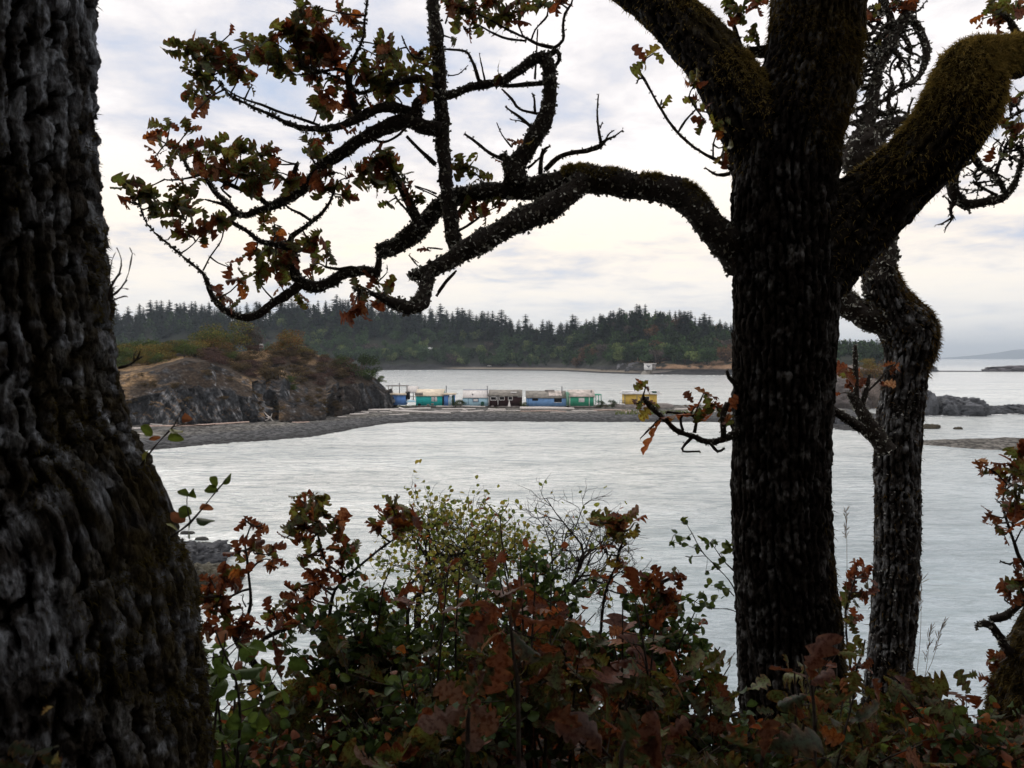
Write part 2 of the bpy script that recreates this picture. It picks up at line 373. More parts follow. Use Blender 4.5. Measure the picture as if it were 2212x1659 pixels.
# ------------------------------------------------------------------ water
def water_mat():
    m = bpy.data.materials.new('sea_water'); m.use_nodes = True; t = m.node_tree; N = t.nodes; L = t.links; N.clear()
    o = N.new('ShaderNodeOutputMaterial'); p = N.new('ShaderNodeBsdfPrincipled'); g = N.new('ShaderNodeNewGeometry')
    s = N.new('ShaderNodeSeparateXYZ'); L.new(g.outputs['Position'], s.inputs[0])
    def noise(scale, st, det, rough=0.6, dist=0.0, rot=0.0):
        mp = N.new('ShaderNodeMapping'); mp.inputs['Scale'].default_value = st; mp.inputs['Rotation'].default_value = (0, 0, rot); L.new(g.outputs['Position'], mp.inputs[0])
        n = N.new('ShaderNodeTexNoise'); n.inputs['Scale'].default_value = scale; n.inputs['Detail'].default_value = det; n.inputs['Roughness'].default_value = rough; n.inputs['Distortion'].default_value = dist
        L.new(mp.outputs[0], n.inputs['Vector']); return n.outputs['Fac']
    def math_(op, a, b):
        x = N.new('ShaderNodeMath'); x.operation = op
        for i, v in enumerate((a, b)):
            if isinstance(v, (int, float)): x.inputs[i].default_value = v
            else: L.new(v, x.inputs[i])
        return x.outputs[0]
    def mr(v, a, b, c, d):
        x = N.new('ShaderNodeMapRange'); L.new(v, x.inputs[0])
        for i, q in enumerate((a, b, c, d)): x.inputs[i+1].default_value = q
        return x.outputs[0]
    def mix(f, a, b):
        x = N.new('ShaderNodeMix'); x.data_type = 'RGBA'
        for sck, v in ((0, f), (6, a), (7, b)):
            if isinstance(v, tuple): x.inputs[sck].default_value = (*v, 1)
            else: L.new(v, x.inputs[sck])
        return x.outputs[2]
    near = (0.40, 0.47, 0.52); sheen = (0.82, 0.84, 0.82); deep = (0.17, 0.24, 0.33)  # pale base colour carries the sky brightness reflected off the water
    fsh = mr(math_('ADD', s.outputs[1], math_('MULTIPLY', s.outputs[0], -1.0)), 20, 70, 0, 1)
    c = mix(fsh, near, sheen)
    c = mix(mr(s.outputs[1], 200, 420, 0, 0.35), c, (0.48, 0.49, 0.53)); c = mix(mr(s.outputs[1], 640, 1500, 0, 1), c, deep)  # darker blue towards the horizon, grazing wave reflection put into the colour
    patch = noise(0.05, (0.35, 1.4, 1), 4); c = mix(mr(patch, 0.45, 0.65, 0, 0.30), c, (0.22, 0.29, 0.32))
    rip = noise(0.50, (0.26, 1.0, 1), 5, 0.6, 1.6, 0.10); c = mix(mr(rip, 0.50, 0.60, 0, 0.42), c, (0.20, 0.27, 0.29)); rp2 = noise(3.2, (0.42, 1.0, 1), 4, 0.65, 2.2, -0.08); c = mix(mr(rp2, 0.52, 0.64, 0, 0.50), c, (0.24, 0.30, 0.32)); rp3 = noise(1.15, (0.36, 1.0, 1), 4, 0.62, 1.6, 0.05); c = mix(mr(rp3, 0.51, 0.60, 0, 0.50), c, (0.26, 0.32, 0.34))  # ripple bands tint the base colour to paint reflection contrast
    L.new(c, p.inputs['Base Color']); p.inputs['IOR'].default_value = 1.33; p.inputs['Roughness'].default_value = 0.16
    n1 = noise(0.45, (0.42, 1.0, 1), 3, 0.55, 1.8, 0.20); n2 = noise(2.4, (0.50, 1.0, 1), 5, 0.62, 1.8, -0.14); n3 = noise(0.09, (0.4, 1, 1), 3, 0.5)
    hgt = math_('ADD', math_('MULTIPLY', n1, 0.55), math_('MULTIPLY', math_('MULTIPLY', n2, mr(n3, 0.35, 0.6, 0.25, 1.0)), 0.28))
    b = N.new('ShaderNodeBump'); b.inputs['Strength'].default_value = 0.9; b.inputs['Distance'].default_value = 0.9; L.new(hgt, b.inputs['Height']); L.new(b.outputs[0], p.inputs['Normal'])
    L.new(p.outputs[0], o.inputs[0]); return m
M['water'] = water_mat()
mb = MB(); mb.add([[-16000, 4, 0], [16000, 4, 0], [16000, 26000, 0], [-16000, 26000, 0]], [[0, 1, 2, 3]]); struct(mb, 'water', M['water'])

# ------------------------------------------------------------------ land made of lofted profiles
M['land'] = mk('rock_and_grass', attr=True, var=(0.42, 0.42, 0.42), ns=1.9, lo=.4, hi=.6, rough=0.95, bump=0.7, bs=1.1, spec=0.15, detail=9)
M['gravel'] = mk('beach_gravel', attr=True, var=(0.32, 0.32, 0.33), ns=1.3, lo=0.44, hi=0.56, rough=0.95, bump=0.35, bs=1.9, spec=0.15, detail=7)
M['rock'] = mk('shore_rock', attr=True, var=(0.5, 0.5, 0.52), ns=2.5, rough=0.8, bump=0.12, bs=2.5, spec=0.3, detail=9)
def loft(keys, nx, nv, spline=True):
    """keys: list of profiles, each a list of world points -> grid (nv, nx, 3)"""
    K = np.array(keys, float); k, m_, _ = K.shape
    def res(Kk, n, axis):
        Kk = np.moveaxis(Kk, axis, 0); L_ = len(Kk); t = np.linspace(0, L_-1-1e-6, n); i = t.astype(int); f = (t-i)[:, None, None]
        f = f*f*(3-2*f)*0.4 + f*0.6
        return np.moveaxis(Kk[i]*(1-f) + Kk[i+1]*f, 0, axis)
    G = res(res(K, nx, 0), nv, 1); return np.swapaxes(G, 0, 1).copy()
def gnorm(G):
    du = np.gradient(G, axis=1); dv = np.gradient(G, axis=0); n = np.cross(du, dv); return nrm(n)
def gridmesh(mb, G, col, m=0):
    nv, nx, _ = G.shape; i = np.arange(nv-1)[:, None]*nx; j = np.arange(nx-1)[None, :]
    mb.add(G.reshape(-1, 3), np.stack([i+j, i+j+1, i+nx+j+1, i+nx+j], -1).reshape(-1, 4), col=col.reshape(-1, 3), m=m)
def wz(x, d, z):
    """world point on the line of sight column x at distance d and height z"""
    p = W(x, 774, d); p[2] = z; return p

# headland: foot, lower cliff, upper cliff, cliff top, slope, crest, back, behind
HK = [(-150, 930, 112, 860, 118, 800, 124, 770, 150), (100, 930, 113, 870, 118, 815, 124, 772, 150), (250, 926, 117, 870, 121, 815, 127, 772, 152),
      (330, 919, 121, 850, 125, 801, 130, 770, 155), (400, 915, 124, 840, 128, 779, 133, 764, 158), (455, 914, 125, 840, 129, 786, 134, 760, 160),
      (500, 913, 127, 850, 131, 802, 137, 758, 162), (545, 912, 129, 862, 132.5, 822, 138, 757, 163), (575, 911, 131, 868, 136, 824, 144, 757, 164), (590, 909, 135, 868, 143, 826, 149, 757, 165), (602, 910, 132, 868, 137, 818, 142, 757, 164),
      (625, 910, 133, 868, 139, 824, 145, 759, 165), (665, 909, 136, 868, 142, 836, 148, 764, 167), (705, 905, 139, 868, 143, 836, 148, 772, 169), (722, 901, 145, 866, 153, 838, 156, 778, 170),
      (740, 898, 147, 866, 152, 836, 155, 783, 171), (775, 889, 155, 862, 158, 830, 160, 798, 172), (808, 884, 161, 862, 163, 836, 165, 815, 173),
      (832, 881, 165, 866, 166, 852, 167, 842, 174), (846, 880, 168, 878, 168.5, 874, 169, 872, 175), (856, 884, 170, 884, 171, 884, 172, 884, 176)]
keys = []
for (x, yf, df, ym, dm, yt, dt, yc, dc) in HK:
    c = W(x, yc, dc); sl_ = W(x, yt*0.45+yc*0.55+2, dt*0.45+dc*0.55)
    keys.append([W(x, yf, df) + [0, 0, -1.2], W(x, yf, df+.6), W(x, ym, dm), W(x, yt, dt), sl_, c, wz(x, dc+22, c[2]*0.6), wz(x, dc+34, -1.5)])
G = loft(keys, 620, 360); N = gnorm(G); P = G.reshape(-1, 3)
steep = sst(0.80, 0.45, np.abs(gnorm(G)[..., 2])).reshape(-1)
st = P @ np.array([[0.8, 0, 0.35], [0, 0.8, 0], [0.6, 0, 0.35]]).T
r1 = 1 - np.abs(fbm(P*0.16, 3, 3)); r2 = 1 - np.abs(fbm(st*0.55, 4, 8)); r3 = fbm(st*1.9, 3, 14)
f1, f2, cid = voro(st*0.42, 5)
g1 = voro(P*[.075, .075, .05]+3.3, 77)
dsp = steep*(4.2*(r1-0.75) + 2.2*(r2-0.8) + 0.8*r3 + 2.2*(cid-0.5) - 2.8*sst(.22, 0, g1[1]-g1[0]) + .35*fbm(st*5, 2, 19)) + (1-steep)*(0.35*fbm(P*0.4, 3, 2))
G2 = (P + N.reshape(-1, 3)*dsp[:, None]).reshape(G.shape); HN = gnorm(G2)
up = np.abs(HN[..., 2]).reshape(-1); P2 = G2.reshape(-1, 3)
nz_ = fbm(P2*0.5, 4, 60); nb = fbm(P2*0.11, 3, 61); nf = fbm(st*3.1, 3, 66)
rockc = np.array([0.066, 0.070, 0.078])*(1 + 0.9*nf[:, None]) + np.array([0.24, 0.24, 0.245])*sst(0.12, 0.6, nf + 0.6*nz_)[:, None]
scrub = np.array([0.065, 0.047, 0.034])*(1+0.4*nf[:, None]); grass = np.array([0.33, 0.215, 0.115])*(1+0.35*nf[:, None])
gf = sst(0.58, 0.82, up + 0.30*nz_ + 0.12*nb - 0.10*sst(9, 5, P2[:, 2])); sf = sst(-0.22, 0.10, nb + 0.35*nz_ + 0.3*(up-0.55))
colr = rockc*(1-gf[:, None]) + (scrub*sf[:, None] + grass*(1-sf[:, None]))*gf[:, None]
br = (sst(-0.02, 0.30, nb+0.35*nz_)*0.45*(1-gf))[:, None]; colr = colr*(1-br) + scrub*br
lowt = sst(2.6, 1.2, P2[:, 2] + nz_*0.8)[:, None]; colr = colr*(1-0.5*lowt)
mb = MB(); gridmesh(mb, G2, np.clip(colr, 0.005, 1)); struct(mb, 'headland', M['land'])
HG, HNX = G2, 620
HX = np.interp(np.linspace(0, len(HK)-1, HNX), range(len(HK)), [h[0] for h in HK])
def on_head(x, v):
    j = int(np.argmin(np.abs(HX - x))); i = int(v*(HG.shape[0]-1)); return HG[i, j].copy()

# beach and spit
BK = [(-150, 1000, 930, 112), (100, 990, 928, 114), (250, 980, 925, 117), (330, 973, 920, 120), (420, 963, 916, 124), (500, 957, 914, 127), (580, 952, 912, 131), (660, 946, 909, 137),
      (720, 936, 903, 143), (770, 926, 893, 152), (830, 916, 885, 161), (900, 911.5, 881, 166), (1000, 910.5, 880, 168), (1120, 911, 880, 168), (1300, 912, 880, 168), (1500, 912, 880, 168),
      (1650, 914, 881, 168), (1760, 922, 884, 166), (1830, 931, 890, 160), (1880, 932, 900, 152), (1915, 925, 912, 146)]
keys = []
for (x, ye, yb, db) in BK:
    de = CAMZ*F/(ye-774); b = W(x, yb, db)
    zb = max(b[2], 0.25)
    keys.append([wz(x, de-6, -0.9), wz(x, de, 0.0), wz(x, de*0.55+db*0.45, zb*0.62), wz(x, db-2.5, zb*0.97), wz(x, db+5, zb), wz(x, db+13, zb*0.8), wz(x, db+24, -1.0)])
G = loft(keys, 900, 110); P = G.reshape(-1, 3); G[..., 2] += (0.10*fbm(P*0.5, 3, 4) + 0.13*fbm(P*2.1, 3, 9)).reshape(G.shape[:2])
P = G.reshape(-1, 3); n1 = fbm(P*0.13*[1, 3, 1], 3, 21)[:, None]; n2 = fbm(P*1.7, 2, 22)[:, None]
c = np.array([0.105, 0.107, 0.112])*(1 + 0.5*n2) ; wet = sst(0.55, 0.12, P[:, 2])[:, None]
up_ = sst(0.7, 1.0, P[:, 2])[:, None]; c = c*(1-0.5*wet) + np.array([0.08, 0.07, 0.05])*up_*(1+n1)
mb = MB(); gridmesh(mb, G, np.clip(c, 0.01, 1)); struct(mb, 'beach', M['gravel'])
BG = G.copy(); BXk = np.interp(np.linspace(0, len(BK)-1, 900), range(len(BK)), [b[0] for b in BK])
def on_beach(x, y):
    """point where the line of sight meets the beach"""
    j = int(np.argmin(np.abs(BXk-x))); col_ = BG[:, j]
    for d in np.arange(95, 190, 0.25):
        if W(x, y, d)[2] <= np.interp(d, col_[:, 1], col_[:, 2]): return d
    return CAMZ*F/(y-774)

# gravel bar, islet bar and outlying rocks on the right
def barloft(name, ks, mat, nx=160, nv=30, amp=0.15, colr=(0.17, 0.16, 0.145)):
    G = loft([[wz(x, d0, -0.6), wz(x, d0+w_*0.35, h*0.8), wz(x, d0+w_*0.6, h), wz(x, d0+w_, -0.6)] for (x, d0, w_, h) in ks], nx, nv)
    P = G.reshape(-1, 3); G[..., 2] += (amp*fbm(P*1.1, 4, 31)).reshape(G.shape[:2])
    cc = np.array(colr)*(1+0.5*fbm(P*1.9, 3, 32)[:, None]); mb = MB(); gridmesh(mb, G, np.clip(cc, 0.01, 1)); return struct(mb, name, mat)
barloft('gravel_bar', [(1940, 110, 4, 0.02), (2000, 105, 8, 0.35), (2100, 100, 14, 0.75), (2212, 97, 18, 0.95), (2500, 90, 24, 1.2)], M['gravel'], 260, 50, 0.16)
barloft('tidal_bar', [(1960, 690, 10, 0.2), (2020, 690, 16, 0.9), (2134, 684, 16, 0.9), (2400, 680, 16, 0.8)], M['gravel'], 60, 8, 0.1, (0.08, 0.08, 0.085))

def rock(name, label, x0, x1, yt, yb, group=None, d=None, depth=None, seed=1, colr=(0.085, 0.09, 0.10), rough=1.0, res=(90, 40), cat='rock'):
    d = d or CAMZ*F/(yb-774); wd = px(x1-x0, d); xc = (x0+x1)/2; depth = depth or wd*0.45
    h = max(CAMZ - (yt-774)/F*(d+depth*0.4), 0.15); base = wz(xc, d+depth*0.5, 0)
    th = np.linspace(0, 2*np.pi, res[0], endpoint=False); ph = np.linspace(-0.5, np.pi/2, res[1])
    D = np.stack([np.cos(th)[None]*np.cos(ph)[:, None], np.sin(th)[None]*np.cos(ph)[:, None], np.repeat(np.sin(ph)[:, None], res[0], 1)], -1).reshape(-1, 3)
    sg = np.sign(D)*np.abs(D)**0.8
    V = sg*[wd/2, depth/2, h]; q = V + base; k = 2.2/max(h, 0.3)
    _, _, cd = voro(q*k*[.9,.9,.6]+seed, seed); V = V*(1 + rough*(0.34*fbm(q*k*0.35, 3, seed)[:, None] + 0.16*(1-2*np.abs(fbm(q*k*1.1, 3, seed+3)))[:, None] + .22*(cd-.5)[:, None] + .10*fbm(q*k*4, 3, seed+5)[:, None])) + base
    i = np.arange(res[1]-1)[:, None]*res[0]; j = np.arange(res[0])[None]; j2 = (j+1) % res[0]
    n = fbm(V*k*1.6, 3, seed+8)[:, None]; cc = np.array(colr)*(1.15+1.1*n)
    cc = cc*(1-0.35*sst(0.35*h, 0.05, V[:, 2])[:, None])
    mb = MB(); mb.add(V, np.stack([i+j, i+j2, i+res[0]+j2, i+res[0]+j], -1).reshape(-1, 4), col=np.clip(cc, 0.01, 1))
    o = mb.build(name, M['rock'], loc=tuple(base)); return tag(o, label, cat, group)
rg = 'rocks of the reef beyond the second trunk'
rock('reef_rock', 'tall dark reef rock just right of the slender crooked trunk', 1975, 2030, 848, 898, rg, seed=3)
rock('reef_rock', 'long jagged grey reef ridge with surf at its foot', 1995, 2120, 866, 899, rg, seed=5, depth=14)
rock('reef_rock', 'low dark reef rock between the long ridge and the right edge', 2090, 2165, 879, 895, rg, seed=7)
rock('reef_rock', 'broad low reef rock cut off by the right edge of the photo', 2148, 2300, 877, 895, rg, seed=9)
rock('islet', 'flat dark rocky islet on the horizon at the far right', 2134, 2420, 790, 803, None, d=690, depth=40, seed=12, rough=0.5, cat='islet', colr=(0.11, 0.10, 0.11))
rock('islet', 'small dark rock at the left end of the thin tidal bar', 1960, 2021, 789, 803.5, None, d=688, depth=18, seed=13, cat='islet')
rock('shore_rock', 'low weedy rock awash just right of the slender trunk', 1985, 2031, 918, 927, None, seed=21, colr=(0.07, 0.06, 0.04))
rock('shore_rock', 'tiny flat weedy rock awash below the surf line', 2063, 2083, 923, 928, None, seed=22, colr=(0.07, 0.06, 0.04))
rock('shore_rock', 'wet black boulder rising beside the base of the big left trunk', 330, 486, 1184, 1226, None, seed=24, colr=(0.055, 0.058, 0.065), depth=3)
rock('shore_rock', 'weed covered rock awash below the black boulder', 330, 503, 1236, 1285, None, seed=26, colr=(0.05, 0.045, 0.03), depth=3)
for (a, b, c_, d_, l) in ((418, 444, 1163, 1170, 'small dark stone awash above the black boulder'), (386, 412, 1150, 1157, 'smallest dark stone awash near the left trunk, furthest out'), (426, 450, 1175, 1180, 'thin dark stone just above the black boulder')):
    rock('shore_stone', l, a, b, c_, d_, None, seed=a, colr=(0.05, 0.05, 0.045), res=(24, 12), cat='stone')
rock('rock_knoll', 'brown and grey rocky knoll seen between the two big trunks', 1690, 1862, 826, 884, None, d=178, depth=16, seed=31, colr=(0.12, 0.105, 0.10), cat='rock')
rock('rock_knoll', 'second rocky knoll carrying brown scrub behind the slender trunk', 1800, 1985, 812, 878, None, d=186, depth=20, seed=32, colr=(0.14, 0.115, 0.10), cat='rock')
rock('shore_rock', 'dark boulder at the end of the gravel spit between the trunks', 1790, 1832, 897, 920, None, seed=33)

# surf
rs = np.random.default_rng(5); mb = MB()
def foam(x0, x1, y0, y1, n, wpx, hpx):
    for _ in range(n):
        x = rs.uniform(x0, x1); t = (x-x0)/(x1-x0); y = y0+(y1-y0)*t + rs.normal(0, hpx*0.7); d = CAMZ*F/(y-774); a = px(wpx, d)*rs.uniform(.3, 1.2); b = px(hpx, d)*rs.uniform(2, 9)
        c_ = wz(x, d, 0.05+rs.uniform(0, .08)); k = 9; th = np.linspace(0, 2*np.pi, k, endpoint=False); r = rs.uniform(0.5, 1.1, k)
        V = np.stack([c_[0]+np.cos(th)*a*r, c_[1]+np.sin(th)*b*r, np.full(k, c_[2])], 1); V = np.vstack([V, c_+[0, 0, px(hpx, d)*0.6]])
        mb.add(V, tris=[[i, (i+1) % k, k] for i in range(k)])
foam(2010, 2120, 899, 897, 46, 4, 0.7); foam(2080, 2212, 900, 894.5, 40, 5, 0.6); foam(2000, 2070, 904, 902, 14, 4, .5)
foam(806, 940, 801, 800.6, 22, 4, 0.4); foam(1400, 1490, 810.5, 810, 14, 3, 0.8); foam(1505, 1570, 811.5, 811, 10, 3, 1.0); foam(300, 720, 976, 938, 0, 3, .4)
foam(2055, 2070, 791, 791, 3, 2, 0.4)
M['foam'] = mk('surf_foam', (0.85, 0.86, 0.87), rough=0.9)
o = mb.build('sea_foam', M['foam']); tag(o, 'white surf breaking along the reef and the far shore', 'surf', kind='stuff')

# ------------------------------------------------------------------ far shore, hill and mountains
TOP = [(150, 672), (250, 668), (300, 655), (330, 645), (400, 652), (470, 650), (540, 654), (620, 648), (680, 640), (740, 638), (790, 642), (850, 652), (950, 664), (1045, 668), (1100, 680), (1150, 693), (1200, 694), (1240, 686), (1290, 676), (1340, 664), (1400, 661), (1440, 664), (1490, 674), (1540, 686), (1590, 697), (1660, 712), (1750, 722), (1850, 732), (1920, 742), (1980, 775)]
SH = [(150, 800, 760), (800, 799.5, 790), (976, 799, 800), (1139, 800.4, 790), (1220, 801.6, 770), (1302, 806, 650), (1384, 808.6, 600), (1567, 810.5, 575), (1700, 811, 570), (1920, 811, 570), (1980, 811, 572)]
topf = lambda x: np.interp(x, [t[0] for t in TOP], [t[1] for t in TOP]); shf = lambda x: np.interp(x, [t[0] for t in SH], [t[1] for t in SH])
xs = [150, 250, 350, 450, 550, 650, 750, 800, 860, 920, 976, 1040, 1100, 1139, 1180, 1220, 1260, 1302, 1340, 1384, 1430, 1480, 1520, 1567, 1640, 1720, 1800, 1870, 1920, 1975]
keys = []
for x in xs:
    d0 = CAMZ*F/(shf(x)-774); crest_d = d0+150; H = 42 if x < 1650 else 30
    cz = CAMZ + (774-(topf(x)+H))/F*crest_d; cz = max(cz, 3.0)
    beach_h = 1.3; cl = 2.5 if 950 < x < 1290 else (7.0 if x < 950 else 6.0)
    ins = 26 if 950 < x < 1290 else 8
    keys.append([wz(x, d0-12, -1.2), wz(x, d0, 0.1), wz(x, d0+ins*0.55, beach_h), wz(x, d0+ins, 2.0), wz(x, d0+ins+5, min(cl, cz)), wz(x, d0+ins+30, min(cl+5, cz)), wz(x, d0+95, cz*0.62+3), wz(x, crest_d, cz), wz(x, crest_d+80, cz*0.8), wz(x, crest_d+200, -2)])
G = loft(keys, 420, 150); FN = gnorm(G); P = G.reshape(-1, 3)
lowm = sst(1.5, 3.0, P[:, 2])*sst(18, 9, P[:, 2]); G = (P + FN.reshape(-1, 3)*(lowm*2.4*fbm(P*0.12, 4, 6)+0.0)[:, None]).reshape(G.shape); P = G.reshape(-1, 3)
n = fbm(P*0.09, 3, 8)[:, None]; n2 = fbm(P*0.35, 3, 9)[:, None]; FN = gnorm(G); upf = np.abs(FN[..., 2]).reshape(-1)[:, None]
rock_ = np.array([0.055, 0.055, 0.058])*(1+0.6*n2); dryg = np.array([0.42, 0.27, 0.17])*(1+0.4*n2); soil = np.array([0.045, 0.05, 0.035])*(1+0.3*n2); sand = np.array([0.30, 0.26, 0.21])*(1+0.25*n2)
rt = sst(20, 90, P[:, 0])[:, None]*sst(60, 25, P[:, 1]-600+0*P[:, 1])[:, None]
c = rock_*1.0; hi_ = sst(4, 8, P[:, 2]+3*n[:, 0])[:, None]; c = c*(1-hi_) + soil*hi_
gm = (sst(3.6, 5.0, P[:, 2])*sst(17, 12, P[:, 2]))[:, None]*sst(85, 110, P[:, 0])[:, None]*sst(215, 180, P[:, 0])[:, None]*sst(-.25, 0.10, n+.5*n2); c = c*(1-gm) + dryg*gm
bm = (sst(0.9, 1.25, P[:, 2])*sst(3.2, 2.0, P[:, 2]))[:, None]; bx_ = (sst(-80, -55, P[:, 0])*sst(105, 85, P[:, 0]))[:, None]; c = c*(1-bm*bx_) + sand*bm*bx_
mb = MB(); gridmesh(mb, G, np.clip(c, 0.01, 1)); struct(mb, 'hills', M['land'])
FG = G; FX = np.interp(np.linspace(0, len(xs)-1, 420), range(len(xs)), xs)
def on_far(x, v):
    j = int(np.argmin(np.abs(FX-x))); return FG[int(v*149), j].copy()
# mountains
mk_ = []
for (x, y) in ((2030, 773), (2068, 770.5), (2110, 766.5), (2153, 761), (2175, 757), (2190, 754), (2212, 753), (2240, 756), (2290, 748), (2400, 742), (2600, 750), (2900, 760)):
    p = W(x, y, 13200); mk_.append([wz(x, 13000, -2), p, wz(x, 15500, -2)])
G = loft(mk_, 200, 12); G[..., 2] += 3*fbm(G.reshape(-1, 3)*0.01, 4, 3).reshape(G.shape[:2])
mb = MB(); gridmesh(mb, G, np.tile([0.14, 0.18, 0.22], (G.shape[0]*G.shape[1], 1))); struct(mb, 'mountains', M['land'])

# tree kinds for the far wood
M['foliage'] = mk('far_foliage', attr=True, rough=0.9, spec=0.1, transl=0.12)
def fir_mesh(seed, H=28.0, tone=(0.020, 0.042, 0.030), sparse=1.0):
    r = np.random.default_rng(seed); mb = MB(); tube(mb, [[0, 0, -2, .5], [0.2, 0, H*0.5, .32], [0, 0, H, .05]], 6, 6, col=(0.05, 0.04, 0.035))
    nw = 26; V = []; C_ = []; Q = []
    for k in range(nw):
        t = (k+r.uniform(-.3, .3))/nw; z = H*(0.10+0.90*t); L0 = (H*0.225)*(1-t)**0.6*r.uniform(0.75, 1.25) + 0.35
        for b in range(int(8*sparse)+2):
            if r.random() > 0.9: continue
            a = r.uniform(0, 2*np.pi); L = L0*r.uniform(0.55, 1.2); dr = -0.25-0.25*r.random(); wd = L*0.28+0.25
            dx, dy = math.cos(a), math.sin(a); sx, sy = -dy, dx; n0 = len(V)
            for (u, v_) in ((0, .15), (0.45, 1), (0.8, .7), (1, .1)):
                for sg in (-1, 1):
                    ww = wd*v_*sg*r.uniform(.7, 1.2); V.append([dx*L*u+sx*ww, dy*L*u+sy*ww, z+dr*L*u*(1.2-0.6*u)-abs(ww)*0.35+r.uniform(-.15, .15)]); C_.append(np.array(tone)*r.uniform(0.6, 1.5))
            for i in range(3): Q.append([n0+2*i, n0+2*i+1, n0+2*i+3, n0+2*i+2])
    mb.add(V, Q, col=np.array(C_)); return mb
def bushy(seed, wd, H, tones, n=1400, leaf=0.5, trunk=True, blobs=9, low=0.15, stems=3, stemcol=(0.09, 0.075, 0.065), sparse=0.0):
    r = np.random.default_rng(seed); mb = MB()
    B_ = [(r.uniform(-.34, .34)*wd, r.uniform(-.34, .34)*wd, H*r.uniform(low+0.15, 0.82), r.uniform(.16, .30)*wd, r.uniform(.13, .22)*H) for _ in range(blobs)]
    for s_ in range(stems if trunk else 0):
        b = B_[s_ % len(B_)]; q = r.uniform(-.04, .04, 2)*wd
        tube(mb, [[q[0], q[1], -0.3*H*0.2-0.2, .022*H+.02], [q[0]*.5+b[0]*.4, q[1]*.5+b[1]*.4, b[2]*.55, .015*H+.02], [b[0], b[1], b[2], .008*H]], H/4, 5, col=stemcol)
    per = n//blobs; T_ = np.array(tones)
    for (bx, by, bz, rr, rz) in B_:
        d = nrm(r.normal(size=(per, 3))); rad = r.random(per)**0.33; P = np.array([bx, by, bz]) + d*rad[:, None]*[rr, rr, rz] + r.normal(size=(per, 3))*leaf*0.4
        a = nrm(r.normal(size=(per, 3)) + d*0.5); b = nrm(np.cross(a, r.normal(size=(per, 3)))); s_ = leaf*(0.5+r.random(per))[:, None]
        V = np.stack([P-a*s_*.5, P+b*s_*.45, P+a*s_*.5, P-b*s_*.35], 1).reshape(-1, 3); k = np.arange(per)[:, None]*4
        tc_ = T_[r.integers(0, len(T_), per)]*(T_[r.integers(0, len(T_))]/T_.mean(0).mean()*0.35+0.65)*r.uniform(0.65, 1.35)*r.uniform(0.5, 1.5, (per, 1))
        mb.add(V, k+np.array([[0, 1, 2, 3]]), col=np.repeat(tc_, 4, 0))
    return mb
def put(src, name, loc, sc, rz, label, cat, group, sx=1.0):
    o = src.copy(); COL.objects.link(o); o.name = name; o.location = tuple(loc); o.rotation_euler = (0, 0, rz); o.scale = (sc*sx, sc*sx, sc); tag(o, label, cat, group); return o
def mesh_only(mb, name, mat):
    o = mb.build(name, mat); COL.objects.unlink(o); return o
firs = [mesh_only(fir_mesh(40+i, 28, t_, s_), 'fir', M['foliage']) for i, (t_, s_) in enumerate((((0.018, 0.038, 0.022), 1), ((0.016, 0.034, 0.023), 1), ((0.026, 0.045, 0.022), .9), ((0.022, 0.036, 0.020), .7), ((0.017, 0.033, 0.021), 1.1)))]
OLIVE = [(0.055, 0.075, 0.028), (0.075, 0.085, 0.03), (0.045, 0.06, 0.03)]; PALE = [(0.12, 0.145, 0.065), (0.10, 0.125, 0.055)]; RUST = [(0.14, 0.075, 0.035), (0.10, 0.06, 0.035), (0.08, 0.06, 0.03)]; GREY = [(0.085, 0.07, 0.065), (0.06, 0.055, 0.05)]; DARK = [(0.028, 0.042, 0.02), (0.04, 0.05, 0.02)]
GOLD = [(0.12, 0.105, 0.035), (0.085, 0.09, 0.03), (0.13, 0.09, 0.035)]; PURP = [(0.06, 0.042, 0.040), (0.075, 0.052, 0.045)]
DG = [(0.034, 0.056, 0.028), (0.044, 0.066, 0.030)]
broad = {k: [mesh_only(bushy(70+i*7+j, 15, 14, T_, 900, 1.3, True, 10), 'broadleaf_tree', M['foliage']) for j in range(2)] for i, (k, T_) in enumerate({'green': DG, 'pale': PALE, 'rust': [(0.10, 0.065, 0.04), (0.075, 0.055, 0.035)], 'grey': GREY}.items())}
r = np.random.default_rng(99); GF = 'firs of the far wood'; GB = 'broadleaf trees of the far wood'
nfir = 0
def fir_at(x, v, hpx=None, gl='dark fir standing on the skyline of the far hill'):
    global nfir
    p = on_far(x, v); h = (hpx*p[1]/F if hpx else r.uniform(20, 30)); put(firs[r.integers(0, 5)], 'fir', p+[0, 0, -.5], h/28, r.uniform(0, 6.28), gl, 'fir', GF, r.choice([r.uniform(1.0, 1.5), r.uniform(1.4, 2.3)])); nfir += 1
V_CREST = 7/9
x = 232.0
while x < 1960:
    if not (1600 < x < 1795): fir_at(x, V_CREST+r.uniform(-.02, .0), r.choice([r.uniform(34, 44), r.uniform(26, 50)])*(1 if x < 1650 else .75))
    x += r.choice([r.uniform(5, 12), r.uniform(10, 20)])
for row, v in enumerate((0.745, 0.70, 0.655)):
    for x in np.arange(240, 1920, 24):
        if 1605 < x < 1790: continue
        fir_at(x+r.uniform(-12, 12), v+r.uniform(-.02, .02), r.uniform(38, 58)*(1 if x < 1650 else .75), 'dark fir standing on the wooded slope of the far hill')
print('firs', nfir)
